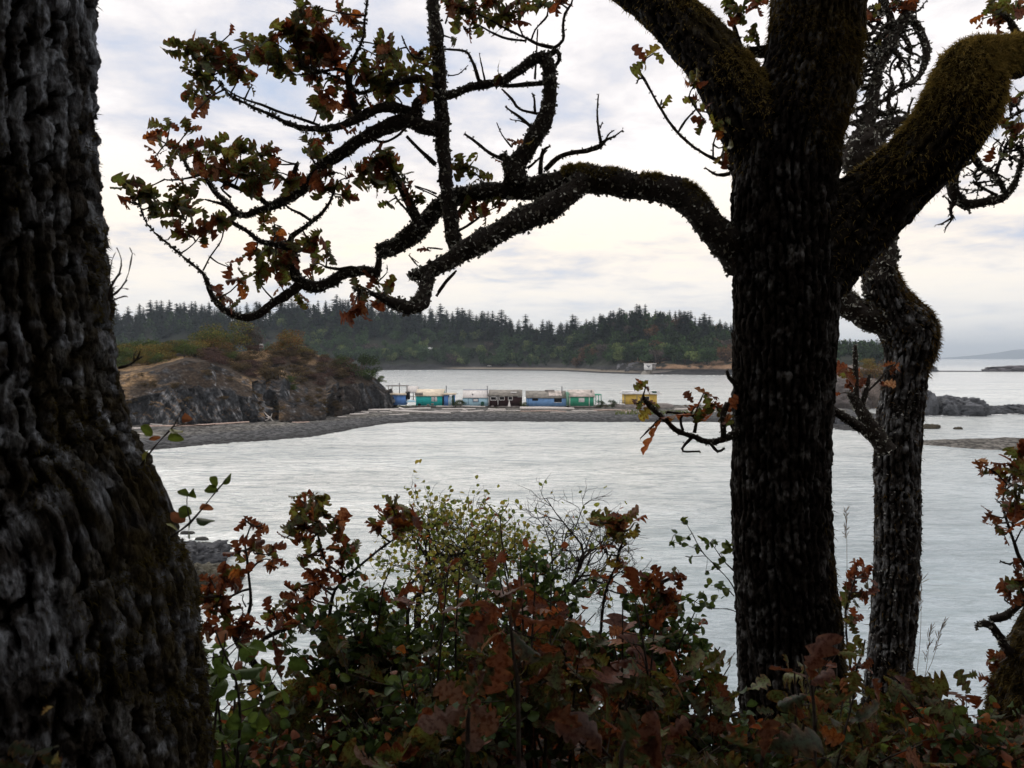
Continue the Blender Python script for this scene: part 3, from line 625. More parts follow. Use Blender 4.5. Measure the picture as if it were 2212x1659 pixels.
for i in range(190):
    x = r.uniform(560, 1600); v = r.choice([r.uniform(0.47, 0.68), r.uniform(.70, .775)], p=[.82, .18])
    if x < 1180: kind = r.choice(['green', 'green', 'grey', 'pale'], p=[.6, .1, .1, .2])
    else: kind = r.choice(['green', 'rust', 'grey', 'pale'], p=[.42, .26, .2, .12])
    if 1110 < x < 1240 and v < .64: kind = 'pale'
    lab = {'green': 'dark green broadleaf tree low on the far shore slope', 'pale': 'pale green broadleaf tree low on the far shore slope', 'rust': 'rusty brown arbutus like tree low on the far shore slope', 'grey': 'greyish thin crowned tree low on the far shore slope'}[kind]
    p = on_far(x, v); put(broad[kind][r.integers(0, 2)], 'broadleaf_tree', p+[0, 0, -1], r.uniform(.75, 1.15), r.uniform(0, 6), lab, 'tree', GB)
# the rest of the wood, one mass
src_f = [np.array([v.co for v in firs[i].data.vertices]) for i in (0, 3)]
mb = MB(); base_m = bushy(5, 11, 16, DG, 150, 2.4, False, 8); bV = np.concatenate(base_m.V); bC = np.concatenate(base_m.C); bQ = np.concatenate(base_m.Q)
for i in range(760):
    x = r.uniform(160, 1950); v = r.uniform(0.475, 0.80)
    p = on_far(x, v); a = r.uniform(0, 6.28); R_ = np.array([[math.cos(a), -math.sin(a), 0], [math.sin(a), math.cos(a), 0], [0, 0, 1]])
    mb.add(bV*r.uniform(.6, 1.0) @ R_.T + p, bQ, col=bC*r.uniform(.5, 1.1))
o = mb.build('forest', M['foliage']); tag(o, 'dense dark undergrowth filling the wood on the far hill', 'forest', kind='stuff')

# shrubs and small trees on the headland
shr = {}
for k, T_, n_, wd, H, lf in (('gold', GOLD, 2200, 6, 4.2, .22), ('olive', OLIVE, 2400, 6, 4.2, .22), ('oakg', OLIVE+GOLD, 3200, 9, 6.5, .25), ('rust', RUST+GOLD, 2600, 8, 5, .24), ('purp', PURP, 1300, 4, 2.2, .16), ('grey', GREY, 1300, 4, 5.5, .2), ('dark', DARK, 3600, 7.6, 5.6, .24), ('brown', [(0.085, 0.065, 0.04), (0.065, 0.055, 0.035)], 1200, 3.4, 1.8, .16)):
    shr[k] = [mesh_only(bushy(200+len(shr)*5+j, wd, H, T_, n_, lf, True, 12, 0.02, 6), 'shrub', M['foliage']) for j in range(2)]
LB = {'gold': 'yellowish brown rounded shrub on top of the rocky headland', 'olive': 'olive green shrub on top of the rocky headland', 'purp': 'low purple brown scrub bush on the headland slope', 'brown': 'low dry brown scrub bush on the headland slope'}
HSG = 'shrubs covering the headland'
def hs(kind, x, v, sc, label=None, sx=1.0):
    p = on_head(x, v); return put(shr[kind][r.integers(0, 2)], 'shrub', p+[0, 0, -.15*sc], sc, r.uniform(0, 6), label or LB[kind], 'shrub', HSG if label is None else None, sx)
v_t, v_s, v_c = 3/7, 4/7, 5/7
for x in np.arange(232, 430, 17): hs(r.choice(['gold', 'olive']), x+r.uniform(-6, 6), r.uniform(.60, .70), r.uniform(.75, 1.05))
for x in np.arange(236, 440, 26): hs(r.choice(['gold', 'olive']), x+r.uniform(-6, 6), r.uniform(.52, .60), r.uniform(.45, .7))
hs('oakg', 450, .69, 1.0, 'tall bushy tree with olive crown at the left of the headland crest'); hs('oakg', 492, .70, 1.05, 'tall green crowned tree in the middle of the headland crest'); hs('rust', 470, .64, .8, 'orange brown bush below the two tall trees on the headland')
hs('grey', 538, .72, 1.15, 'grey leafless looking tree on the headland crest'); hs('grey', 556, .73, .9, 'second thin grey tree on the headland crest'); hs('rust', 622, .70, 1.05, 'rust coloured spreading tree on the right part of the headland crest'); hs('gold', 655, .69, .6); hs('rust', 600, .69, .6, 'small rusty bush left of the spreading rust tree')
hs('dark', 775, .56, .95, 'big rounded dark green bush on the seaward shoulder of the headland', 1.15); hs('dark', 800, .58, .6, 'smaller dark green bush hugging the right shoulder of the headland'); hs('olive', 818, .68, .45, 'low olive shrub at the seaward tip of the headland')
hs('olive', 620, .40, .35, 'green shrub growing halfway down the rock face'); hs('olive', 636, .37, .3, 'lower green shrub clinging to the rock face'); hs('olive', 508, .56, .5, 'green shrub on the slope under the crest trees')
for i in range(75):
    x = r.uniform(430, 760); v = r.uniform(.44, .70); hs(r.choice(['purp', 'brown', 'brown']), x, v, r.uniform(.6, 1.2))
for i in range(34):
    x = r.uniform(270, 740); v = r.uniform(.2, .42); hs('brown', x, v, r.uniform(.3, .6))
# shrubs on the knoll between the trunks
for (x, y, d, sc, k, l) in ((1885, 822, 190, .95, 'rust', 'round rusty brown bush on the knoll against the slender trunk'), (1872, 800, 205, .8, 'gold', 'yellow brown bush on the knoll behind the rusty one'), (1838, 826, 188, .7, 'rust', 'low brown bush on the knoll beside the thick trunk'), (1905, 800, 205, .7, 'brown', 'dry scrub bush on the knoll next to the slender trunk')):
    put(shr[k][0], 'shrub', W(x, y, d), sc, 1.0, l, 'shrub', None)
# far shore bushes in front of the beach
for (x, y, d, sc, l) in ((1182, 793, 800, 1.0, 'rounded green bush by the parked cars'), (1060, 790, 815, 1.3, 'green bush at the back of the far beach, left of the cars')):
    put(shr['olive'][1], 'shrub', W(x, y, d), sc*1.4, 0, l, 'shrub', None)

# ------------------------------------------------------------------ cabins on the spit
def paint(name, c, var=None, st=(1, 1, 1)):
    c = tuple(min(.8, v*1.45) for v in c) if max(c) > .05 else c; var = tuple(min(.75, v*1.45) for v in var) if var else None
    return mk(name, c, var or tuple(v*0.72 for v in c), ns=1.2, rough=0.8, stretch=st)
PM = {'blue': paint('blue_paint', (0.085, 0.19, 0.44)), 'lblue': paint('light_blue_paint', (0.30, 0.46, 0.72)), 'mblue': paint('mid_blue_paint', (0.13, 0.25, 0.46)), 'teal': paint('teal_paint', (0.02, 0.30, 0.30)),
      'brown': paint('dark_brown_paint', (0.035, 0.016, 0.017)), 'green': paint('green_paint', (0.035, 0.22, 0.14)), 'pgreen': paint('pale_green_paint', (0.14, 0.27, 0.20)), 'yellow': paint('yellow_paint', (0.62, 0.38, 0.09)),
      'white': paint('white_paint', (0.72, 0.73, 0.74)), 'dark': paint('dark_glass', (0.012, 0.012, 0.014)), 'cream': paint('cream_roofing', (0.55, 0.48, 0.38)), 'roofg': paint('grey_shingle', (0.20, 0.185, 0.165), (0.10, 0.095, 0.085)),
      'roofl': paint('light_metal_roof', (0.50, 0.48, 0.47), (0.38, 0.36, 0.35), (3, 1, 1)), 'roofp': paint('weathered_roof', (0.46, 0.40, 0.37), (0.22, 0.20, 0.18)), 'plank': paint('grey_planks', (0.22, 0.20, 0.19), (0.10, 0.09, 0.085)),
      'metal': paint('pipe_metal', (0.12, 0.12, 0.13)), 'dgreen': paint('dark_green_paint', (0.015, 0.06, 0.045)), 'navy': paint('dark_blue_trim', (0.04, 0.09, 0.20)), 'red': paint('red_paint', (0.35, 0.04, 0.03))}
class Cab:
    def __init__(s, name, label, cat, xc, yb, d):
        s.xc, s.yb, s.d = xc, yb, d; s.k = d/F; s.r = root(name, W(xc, yb, d), label, cat, absolute=False); s.r['_loc'] = 1
    def L(s, x, y, dy=0.0): return ((x-s.xc)*s.k, dy, (s.yb-y)*s.k)
    def box(s, mb, x0, x1, y0, y1, d0, d1, m=0):
        a = s.L(x0, y1, d0); b = s.L(x1, y0, d1); mb.box(a, (b[0], d1, b[2]), m)
    def part(s, name, mat, *boxes, parent=None):
        mb = MB()
        for b in boxes: s.box(mb, *b)
        o = mb.build(name, mat); o.parent = parent or s.r; o.location = (0, 0, 0); return o
    def win(s, x0, x1, y0, y1, pane='dark', trim='white', f=1.3, dy=0.0, name='window'):
        w_ = s.part(name, PM[pane], (x0, x1, y0, y1, dy-.03, dy+.02))
        mb = MB(); q = f
        for b in ((x0-q, x1+q, y0-q, y0), (x0-q, x1+q, y1, y1+q), (x0-q, x0, y0, y1), (x1, x1+q, y0, y1)): s.box(mb, *b, dy-.07, dy+.02)
        o = mb.build('frame', PM[trim]); o.parent = w_; return w_
    def gable(s, wallm, roofm, x0, x1, yb, ye, yr, depth=4.5, ov=1.2, thick=.14, front=0.0, ridge=None, endm=None, inset=.01):
        """ridge runs left-right; eave height ye, ridge height yr"""
        rd = ridge if ridge is not None else depth/2
        X0, _, Z0 = s.L(x0, yb); X1 = s.L(x1, yb)[0]; Ze = s.L(0, ye)[2]; Zr = s.L(0, yr)[2] - s.k*0; f, b = front, front+depth; r_ = front+rd
        mb = MB(); V = []
        for X in (X0, X1): V += [[X, f, Z0], [X, b, Z0], [X, b, Ze], [X, r_, Zr-.02], [X, f, Ze]]
        mb.add(V, [[0, 5, 9, 4], [1, 2, 7, 6], [4, 9, 8, 3], [3, 8, 7, 2], [0, 1, 6, 5]])
        mb.add(V, [[0, 4, 2, 1], [5, 6, 7, 9]], [[4, 3, 2], [9, 7, 8]], m=1)
        w_ = mb.build('wall', [PM[wallm], PM[endm or wallm]]); w_.parent = s.r
        O = ov*s.k; mb = MB(); sl1 = (Zr-Ze)/rd; e = .25
        Vs = []
        for X in (X0-O, X1+O):
            Vs += [[X, f-e, Ze-e*sl1+.02], [X, r_, Zr+.02], [X, b+e, Ze-e*sl1+.02], [X, f-e, Ze-e*sl1+.02+thick], [X, r_, Zr+thick+.02], [X, b+e, Ze-e*sl1+.02+thick]]
        mb.add(Vs, [[0, 1, 7, 6], [1, 2, 8, 7], [3, 9, 10, 4], [4, 10, 11, 5], [0, 6, 9, 3], [2, 5, 11, 8], [0, 3, 4, 1], [1, 4, 5, 2], [6, 7, 10, 9], [7, 8, 11, 10]])
        rf = mb.build('roof', PM[roofm]); rf.parent = s.r; return w_, rf
    def pipe(s, x, y0, y1, dy, rpx=.9, mat='metal', name='stovepipe', parent=None):
        mb = MB(); X, _, Z0 = s.L(x, y1); Z1 = s.L(x, y0)[2]; tube(mb, [[X, dy, Z0, rpx*s.k], [X, dy, Z1, rpx*s.k]], 1, 8)
        tube(mb, [[X, dy, Z1-.02, rpx*s.k*1.7], [X, dy, Z1+.12, rpx*s.k*1.5]], 1, 8); o = mb.build(name, PM[mat]); o.parent = parent or s.r; return o
D0 = 168.0
c = Cab('shed', 'deep blue shed with pale slab roof tucked against the headland', 'shed', 861, 875, D0)
c.part('wall', PM['blue'], (846, 876, 853.5, 875, 0, 3)); c.part('roof', PM['cream'], (842, 878, 850, 853.4, -.4, 3.4)); c.part('annex', PM['dark'], (876.2, 882.5, 847, 863, .4, 2.6))
c.pipe(861.5, 829, 850, 1.0); c.part('roof_frame', PM['plank'], (833, 880, 832.8, 834.4, .2, .4), (833, 880, 833.2, 834.4, 3.0, 3.2), (878, 880, 834.5, 848.5, .22, .38), (846, 847.2, 834.5, 849.9, .22, .38), (834, 835.2, 834.5, 860, 3.02, 3.18), (874, 880, 846.5, 847.6, .4, 3.0))
c = Cab('gazebo', 'small pale gable roofed shelter on posts beside the blue shed', 'shelter', 892, 866, 174)
c.gable('white', 'roofl', 880, 902, 848, 846.5, 836, 2.4, .3, endm='metal'); c.part('post', PM['plank'], (892, 893.4, 848, 866, .2, .35)); c.part('post', PM['plank'], (901, 902.2, 848, 866, .2, .35)); c.part('post', PM['plank'], (881, 882.2, 848, 866, .2, .35)); c.part('rail', PM['plank'], (882.3, 900.9, 856, 857, .22, .33))
# upturned boat
d = 167; mb = MB(); L_ = 2.4; t = np.linspace(-1, 1, 17); a = np.linspace(0, np.pi, 9); Wd = 0.55*(1-np.abs(t)**2.4)
V = np.stack([np.repeat((t*L_/2)[:, None], 9, 1), np.cos(a)[None]*Wd[:, None], .05+np.sin(a)[None]*Wd[:, None]*.75], -1); i = np.arange(16)[:, None]*9; j = np.arange(8)[None]
mb.add(V.reshape(-1, 3), np.stack([i+j, i+j+1, i+10+j, i+9+j], -1).reshape(-1, 4)); o = mb.build('rowing_boat', PM['lblue'], loc=(0, 0, 0), smooth=True); o.location = tuple(W(888, 869, d)); tag(o, 'pale blue rowing boat lying upturned beside the blue shed', 'boat')
sb = MB(); tube(sb, [[-1.2, 0, .46, .02], [1.2, 0, .46, .02]], .3, 5); k_ = sb.build('keel', PM['white']); k_.parent = o

c = Cab('cabin', 'teal cabin with cream roof and blue entrance at its right end', 'cabin', 935, 876, D0)
c.gable('teal', 'cream', 898, 958, 876, 855, 843, 5, 0.5, ridge=3.0); c.part('side_roof', PM['roofg'], (897, 914, 848, 853.6, -.5, -.3)); c.win(932.5, 944, 857, 866.5, 'white', 'white', .4); c.part('glazing_bar', PM['navy'], (937.6, 938.7, 857, 866.5, -.09, -.05))
c.part('entrance_wall', PM['blue'], (959.5, 969, 853, 876, -.35, 2), (976.5, 982, 854, 876, -.35, 2)); dr = c.part('door', PM['white'], (969.1, 976.4, 857, 876, -.4, 1.8)); c.part('door_panel', PM['lblue'], (970.3, 975.2, 858.5, 874.5, -.43, -.41), parent=dr)
c.part('entrance_roof', PM['cream'], (956, 985, 849.5, 852.9, -.8, 2.6)); c.part('side_panel', PM['dgreen'], (976.7, 981.5, 855, 875.5, -.38, -.36)); c.pipe(963, 835, 849, 1.2)
c.part('plinth', PM['plank'], (897, 958, 876.1, 879, -.2, 4.6)); c.part('trim', PM['dark'], (955.5, 958.3, 856, 876, -.1, -.01))
c = Cab('cabin', 'light blue cabin with corrugated pale roof and a visible left gable', 'cabin', 1026, 877, D0)
c.gable('lblue', 'roofl', 1000, 1054, 877, 858.5, 844, 5, .8, ridge=2.8); c.win(1022, 1033, 861.5, 867.5, 'white', 'navy', .9)
c.part('bin_door', PM['dgreen'], (1039, 1046, 869, 877, -.5, -.02), (1040.5, 1044.5, 867.4, 868.9, -.45, -.02)); c.pipe(1020.5, 852.5, 859, .6, 1.1); c.part('corner_trim', PM['navy'], (1011.2, 1012, 860, 876.9, -.04, -.01)); c.part('corner_trim', PM['navy'], (999.4, 999.9, 860, 876.9, -.04, .3)); c.part('ridge_cap', PM['navy'], (999, 1054.5, 842.6, 843.6, 2.6, 3.0))
c.part('plinth', PM['plank'], (1000, 1054, 877.1, 880, -.1, 4.6)); c.part('fascia', PM['navy'], (1012, 1054, 859.1, 859.9, -.06, -.01))
c = Cab('cabin', 'dark brown cabin with white framed windows joined to the light blue one', 'cabin', 1092, 877, D0)
c.gable('brown', 'roofg', 1056, 1128, 877, 855.5, 844.5, 5, .5, ridge=2.9); c.part('bay', PM['brown'], (1056.5, 1076, 855.5, 877, -.5, -.01)); c.part('bay_roof', PM['roofg'], (1054.5, 1078, 852.2, 854.4, -.8, 1.4))
for (a, b) in ((1060.5, 1071.5), (1079.5, 1089), (1098.5, 1106.5)): c.win(a, b, 857.5, 863.4, 'dark', 'white', 1.2, dy=-.52 if a < 1070 else -.02)
c.part('corner_trim', PM['white'], (1055.6, 1056.9, 854.6, 875, -.56, -.51)); c.part('corner_trim', PM['white'], (1075, 1076.4, 854.6, 875, -.56, -.51)); c.part('bay_fascia', PM['white'], (1056.9, 1075, 854.5, 855.3, -.55, -.51)); c.pipe(1052.5, 835, 857, .5, .8); c.part('skylight', PM['white'], (1103.5, 1116, 847.0, 849.6, .75, 1.6)); c.part('plinth', PM['plank'], (1056, 1128, 877.1, 880, -.1, 4.6)); c.part('fascia', PM['white'], (1118, 1129, 856.8, 857.5, -.32, -.27))
c = Cab('cabin', 'long mid blue cabin with two dark windows and patched shingle roof', 'cabin', 1180, 877.5, D0)
c.gable('mblue', 'roofg', 1137, 1223, 877.5, 859.2, 846.5, 5, 1.0, ridge=2.9, endm='lblue'); c.win(1150, 1162, 861, 865, 'dark', 'dark', .4); c.win(1197.5, 1213, 859.9, 868.2, 'dark', 'dark', .3); c.part('sill', PM['white'], (1196.5, 1214, 868.9, 869.7, -.08, -.01))
c.part('ridge_vent', PM['plank'], (1178, 1199, 843.4, 846.6, 2.5, 3.3)); c.pipe(1215, 837, 850, 1.8); c.part('corner_trim', PM['navy'], (1140.8, 1141.8, 860, 877.4, -.04, -.01)); c.part('plinth', PM['plank'], (1137, 1223, 877.6, 880.5, -.1, 4.6))
mbp = MB(); X0 = c.L(1186, 0)[0]; X1 = c.L(1214, 0)[0]; ze = c.L(0, 859.2)[2]; zr = c.L(0, 846.5)[2]
nn = 9
for q in range(nn):
    xa = X0+(X1-X0)*q/nn; xb = X0+(X1-X0)*(q+1)/nn-.02; l0 = .15+.12*((q*7) % 5)/5
    ya, yb_ = 2.9*l0, 2.9*.97; f_ = lambda yy: ze+(zr-ze)*yy/2.9+.175
    mbp.add([[xa, ya, f_(ya)], [xb, ya, f_(ya)], [xb, yb_, f_(yb_)], [xa, yb_, f_(yb_)]], [[0, 1, 2, 3]])
o = mbp.build('roof_patch', PM['roofp']); o.parent = c.r
c = Cab('cabin', 'green cabin with pinkish weathered roof and a porch on posts', 'cabin', 1262, 877, D0-1)
c.gable('green', 'roofp', 1230, 1284, 877, 856.5, 844.5, 5, 1.2, ridge=2.9, endm='pgreen'); c.win(1250.5, 1262, 860, 868, 'white', 'white', .5)
for x in (1231, 1273, 1283): c.part('corner_trim', PM['white'], (x-.8, x+.5, 857.6, 876.9, -.05, -.01))
c.part('gable_board', PM['pgreen'], (1224, 1230, 848, 876, .3, 4.2)); c.pipe(1278.5, 845, 850, 1.5)
c.part('porch_roof', PM['green'], (1285, 1300, 852.6, 854.2, .3, 4.0))
for x in (1287.5, 1293.5, 1299): c.part('post', PM['green'], (x-.7, x+.7, 854.3, 874, .35, .5))
c.part('porch_rail', PM['green'], (1286, 1299.5, 866, 867, .36, .45)); c.part('plinth', PM['plank'], (1230, 1300, 877.1, 880, 0, 4.6))
c = Cab('cabin', 'yellow cabin with flat white roof on a grey plank platform', 'cabin', 1384, 873.5, D0)
c.part('wall', PM['yellow'], (1350, 1419, 851.6, 873.4, 0, 4.4)); c.part('roof', PM['white'], (1345, 1428, 849.2, 851.5, -.7, 5.0)); c.part('roof_slope', PM['white'], (1346, 1427, 847.0, 849.1, .4, 4.9), (1348, 1426, 845.2, 846.9, 1.6, 4.8))
c.pipe(1374, 837, 846, 1.8, 1.3); c.pipe(1385, 839.5, 846, 1.8, 1.0); c.part('skylight', PM['dgreen'], (1410, 1419, 845.4, 849, .3, 1.2)); c.part('corner_trim', PM['navy'], (1349.2, 1350.2, 852, 873.4, -.05, 0)); c.part('corner_trim', PM['navy'], (1375.4, 1376.2, 852, 873.4, -.05, -.01))
c.win(1392, 1402, 857, 864, 'dark', 'white', .8)
c.part('platform', PM['plank'], (1326, 1452, 873.6, 885.5, -1.4, 5.5)); c.part('deck', PM['white'], (1336, 1349, 872.2, 873.5, -1.2, 3))
c.part('deck_rail', PM['metal'], (1337, 1348, 864.4, 865.0, -1.1, -1.05), (1337, 1348, 868.4, 868.9, -1.1, -1.05), (1336.6, 1337.4, 864, 872.1, -1.12, -1.0), (1342, 1342.6, 864, 872.1, -1.12, -1.0))
# things round the cabins
o = mesh_only(MB().add([[0, 0, 2.0]] + [[.55*math.cos(a)*(1 if i % 2 else .6), .55*math.sin(a)*(1 if i % 2 else .6), 0] for i, a in enumerate(np.linspace(0, 2*np.pi, 12, endpoint=False))], tris=[[0, 1+i, 1+(i+1) % 12] for i in range(12)]), 'parasol', PM['roofl'])
COL.objects.link(o); o.location = tuple(W(1100, 878, D0-2)); o.scale = (.7, .7, .75); tag(o, 'folded pale parasol standing before the dark brown cabin', 'parasol')
for (x, y, sc, k, l) in ((984, 878, .36, 'olive', 'green bush between the teal and the light blue cabins'), (1000-5, 877, .25, 'dark', 'dark bush against the left gable of the light blue cabin'), (1322, 880, .3, 'dark', 'small dark bush left of the yellow cabin platform'), (1480, 878, .22, 'brown', 'low dark bush right of the yellow cabin'), (1510, 877, .3, 'brown', 'brown scrub right of the yellow cabin'), (1297, 880, .28, 'dark', 'dark bush under the porch of the green cabin'), (1308, 880, .35, 'brown', 'dry bush at the right end of the green cabin'), (1130, 880, .3, 'olive', 'small bush between the brown and the long blue cabin')):
    put(shr[k][0], 'shrub', W(x, y, D0-1), sc, 1, l, 'shrub', None)
for (x, y, wpx, m_, l) in ((906, 876, 5, 'dark', 'black box standing before the teal cabin'), (934, 875, 5, 'plank', 'grey crate before the window of the teal cabin'), (925, 877, 5, 'plank', 'weathered grey bundle along the teal cabin wall'), (1064, 881, 6, 'plank', 'weathered chest before the dark brown cabin')):
    k_ = D0/F; mb = MB(); w2 = wpx*k_/2; mb.box((-w2, -.3, 0), (w2, .3, wpx*k_*.7)); mb.box((-w2*1.08, -.34, wpx*k_*.7+.002), (w2*1.08, .34, wpx*k_*.8)); o = mb.build('crate', PM[m_]); o.location = tuple(W(x, y, D0-1.5)); tag(o, l, 'crate')
# beach grass
mb = MB(); rr = np.random.default_rng(3)
for (x0, x1, y0, y1, n_) in ((800, 905, 877, 884, 900), (838, 850, 884, 890, 120), (935, 965, 879, 884, 250), (868, 880, 884, 889, 120), (1055, 1080, 880, 885, 300), (1080, 1135, 878, 883, 300), (1225, 1320, 878, 884, 150), (1330, 1540, 888, 893, 500), (900, 1340, 876, 880, 350)):
    xx = rr.uniform(x0, x1, n_); yy = rr.uniform(y0, y1, n_)
    for a, b in zip(xx, yy):
        d = min(max((CAMZ-1.0)*F/(b-774), 140), 176); p = wz(a, d, 0.75); h = rr.uniform(.15, .5); s_ = rr.uniform(-.3, .3, 2); col = np.array([0.10, 0.13, 0.035])*rr.uniform(.6, 1.5)
        mb.add([p+[-.10, 0, 0], p+[.10, 0, 0], p+[s_[0], s_[1], h+.25]], tris=[[0, 1, 2]], col=col)
o = mb.build('beach_grass', M['foliage']); tag(o, 'green grass tufts growing on the spit round the cabins', 'grass', kind='stuff')
# driftwood
M['drift'] = mk('driftwood', (0.78, 0.74, 0.71), (0.50, 0.46, 0.44), ns=3, rough=0.9, stretch=(1, 4, 4)); M['driftp'] = mk('driftwood_pink', (0.66, 0.50, 0.43), (0.42, 0.32, 0.28), ns=3, rough=0.9)
LOGS = [(842, 886.5, 973, 892, 2.3), (813, 894.5, 884, 894, 1.5), (796, 885.5, 840, 885, 2), (879, 884.5, 930, 882, 2.4), (863, 881.5, 881, 884, 2.8), (955, 883.5, 1027, 883, 1.8), (942, 877.8, 1048, 878.5, 1.8), (938, 887.5, 1000, 887.6, 1.1), (995, 889.5, 1044, 886.5, 1.7), (1054, 884, 1092, 884, 1.8),
        (1050, 888.6, 1070, 888, 1.2), (1123, 881.8, 1240, 882.5, 3.2), (1113, 887, 1124, 887.6, 1.2), (1125, 888, 1145, 888, 1.2), (1146, 888, 1224, 889, 1.2), (1189, 890.4, 1269, 890.2, 1.0), (1282, 886.4, 1366, 887, 1.3), (1457, 884.5, 1533, 884.8, 1.6), (1476, 889.5, 1546, 889, 1.6), (285, 925.5, 304, 925, 2.2), (285, 936, 315, 938, 1.6), (317, 921, 538, 911, 1.9),
        (631, 912.5, 668, 911, 1.5), (756, 895.5, 797, 891.5, 2.0), (797, 885.5, 861, 883.5, 1.8), (728, 901, 748, 900, 1.2), (820, 890, 846, 890.5, 1.4), (905, 889.5, 936, 890.5, 1.0), (1560, 886, 1640, 887, 1.6), (325, 916, 350, 917, 1.3), (1342, 889.5, 1420, 889.8, .9), (1000, 884.6, 1010, 886.5, 1.4), (780, 889, 815, 889.5, 1.2), (1070, 887, 1118, 886.8, .9), (1235, 887.2, 1290, 888, 1.0)]
special = {0: 'longest pale log lying on the gravel before the teal cabin', 11: 'thick grey log lying before the long mid blue cabin', 21: 'very long pinkish log lying at the foot of the headland cliff', 19: 'short pale log end beside the left trunk, upper one', 20: 'short pale log beside the left trunk, lower one', 22: 'short pinkish log at the cliff foot, right of the white root wad', 4: 'short rounded log stump in the grass before the blue shed', 17: 'pale log right of the yellow cabin platform, upper one', 18: 'pale log right of the yellow cabin platform, lower one'}
for i, (x0, y0, x1, y1, hw) in enumerate(LOGS):
    xm, ym = (x0+x1)/2, (y0+y1)/2
    d = min(on_beach(xm, max(y0, y1)+hw), 176) - .1; rr_ = px(hw, d); a = W(x0, y0, d+rng.uniform(-.8, .8)); b = W(x1, y1, d+rng.uniform(-.8, .8)); base = (a+b)/2
    mid_ = (a+b)/2+rng.normal(0, .10, 3); mb = MB()
    tube(mb, [[*(a-base), rr_], [*(mid_-base), rr_*.95], [*(b-base), rr_*.7]], .5, 9, disp=lambda V, N_, S, R, Th: (R*0.25*fbm(V*1.6+i, 2, i), None))
    o = mb.build('driftwood_log', M['driftp'] if i in (13, 14, 16, 21, 22, 30) else M['drift'], smooth=True); o.location = tuple(base)
    tag(o, special.get(i, 'bleached driftwood log stranded on the upper gravel of the spit'), 'log', None if i in special else 'driftwood logs scattered along the spit')
b0 = W(584, 905, 131); mb = MB()
for k in range(9):
    a = rng.normal(size=3)*[.9, .5, .6]+[0, 0, .5]; tube(mb, [[0, 0, .2, .12], [*(a*.5), .08], [*a, .03]], .3, 6)
o = mb.build('root_wad', M['drift'], smooth=True); o.location = tuple(b0); tag(o, 'bleached white root wad lying at the foot of the cliff', 'driftwood')

# ------------------------------------------------------------------ boathouse, sea wall, cars, roofs on the far shore
c = Cab('boathouse', 'small white boathouse with a dark fan shaped mark on its front', 'boathouse', 1401, 799.5, 577)
c.part('wall', PM['white'], (1394, 1409, 786.5, 799.4, 0, 6)); c.part('roof', PM['roofl'], (1393.3, 1418, 784.9, 786.4, -.4, 7)); c.part('side_wall', PM['plank'], (1409.1, 1417, 786.6, 799, .8, 6))
mb = MB(); cx_, _, cz_ = c.L(1401, 792); k = c.k
mb.add([[cx_-5.2*k, -.05, cz_+1.9*k], [cx_-2.4*k, -.05, cz_+2.9*k], [cx_, -.05, cz_+1.8*k], [cx_+2.4*k, -.05, cz_+2.9*k], [cx_+5.2*k, -.05, cz_+1.9*k], [cx_+2.2*k, -.05, cz_-.4*k], [cx_, -.05, cz_-2.6*k], [cx_-2.2*k, -.05, cz_-.4*k]], tris=[[0, 7, 1], [1, 7, 2], [2, 7, 6], [2, 6, 5], [2, 5, 3], [3, 5, 4]]); o = mb.build('emblem', PM['metal']); o.parent = c.r
c = Cab('sea_wall', 'long grey concrete sea wall with slipway beside the boathouse', 'wall', 1440, 809, 577)
c.part('wall', PM['plank'], (1404, 1495, 801, 812, 0, 2.5)); c.part('coping', PM['roofg'], (1403.5, 1495.5, 799.9, 800.9, -.2, 2.8))
mb = MB(); a = c.L(1378, 812, -3); b = c.L(1404, 800.5, 0); mb.add([[a[0], -4, a[2]], [a[0]+5, -4, a[2]], [b[0]+1, 0, b[2]], [b[0]-5, 0, b[2]], [a[0], -4, a[2]-1], [a[0]+5, -4, a[2]-1], [b[0]+1, 0, b[2]-3], [b[0]-5, 0, b[2]-3]], [[0, 1, 2, 3], [0, 4, 5, 1], [1, 5, 6, 2], [3, 2, 6, 7], [0, 3, 7, 4]]); o = mb.build('slipway', PM['roofg']); o.parent = c.r
for (x0, x1, yt, yb, d, l, s_) in ((1496, 1544, 783, 812, 590, 'square topped cliff block right of the sea wall', 3), (1330, 1362, 788, 808, 615, 'grey shore rock left of the boathouse', 5), (1350, 1391, 785, 809, 600, 'grey crag directly left of the white boathouse', 6), (1544, 1580, 800, 812, 575, 'low rocks between the cliff block and the thick trunk', 8)):
    rock('shore_crag', l, x0, x1, yt, yb, None, d=d, depth=12, seed=s_, colr=(0.13, 0.13, 0.14), cat='rock')
c = Cab('house', 'low house with a long white roof among the far trees', 'house', 902, 762, 850); c.gable('plank', 'white', 868, 932, 762, 757, 750.5, 12, 1, ridge=6); c.win(880, 890, 758.6, 761, 'dark', 'white', .5); c.win(905, 918, 758.6, 761, 'dark', 'white', .5)
c = Cab('house', 'small pale house half hidden behind the headland crest', 'house', 561, 752, 800); c.gable('plank', 'roofg', 557, 566, 752, 747, 743, 6, 1, ridge=3); c.win(560, 563, 748.5, 750.5, 'dark', 'white', .3)
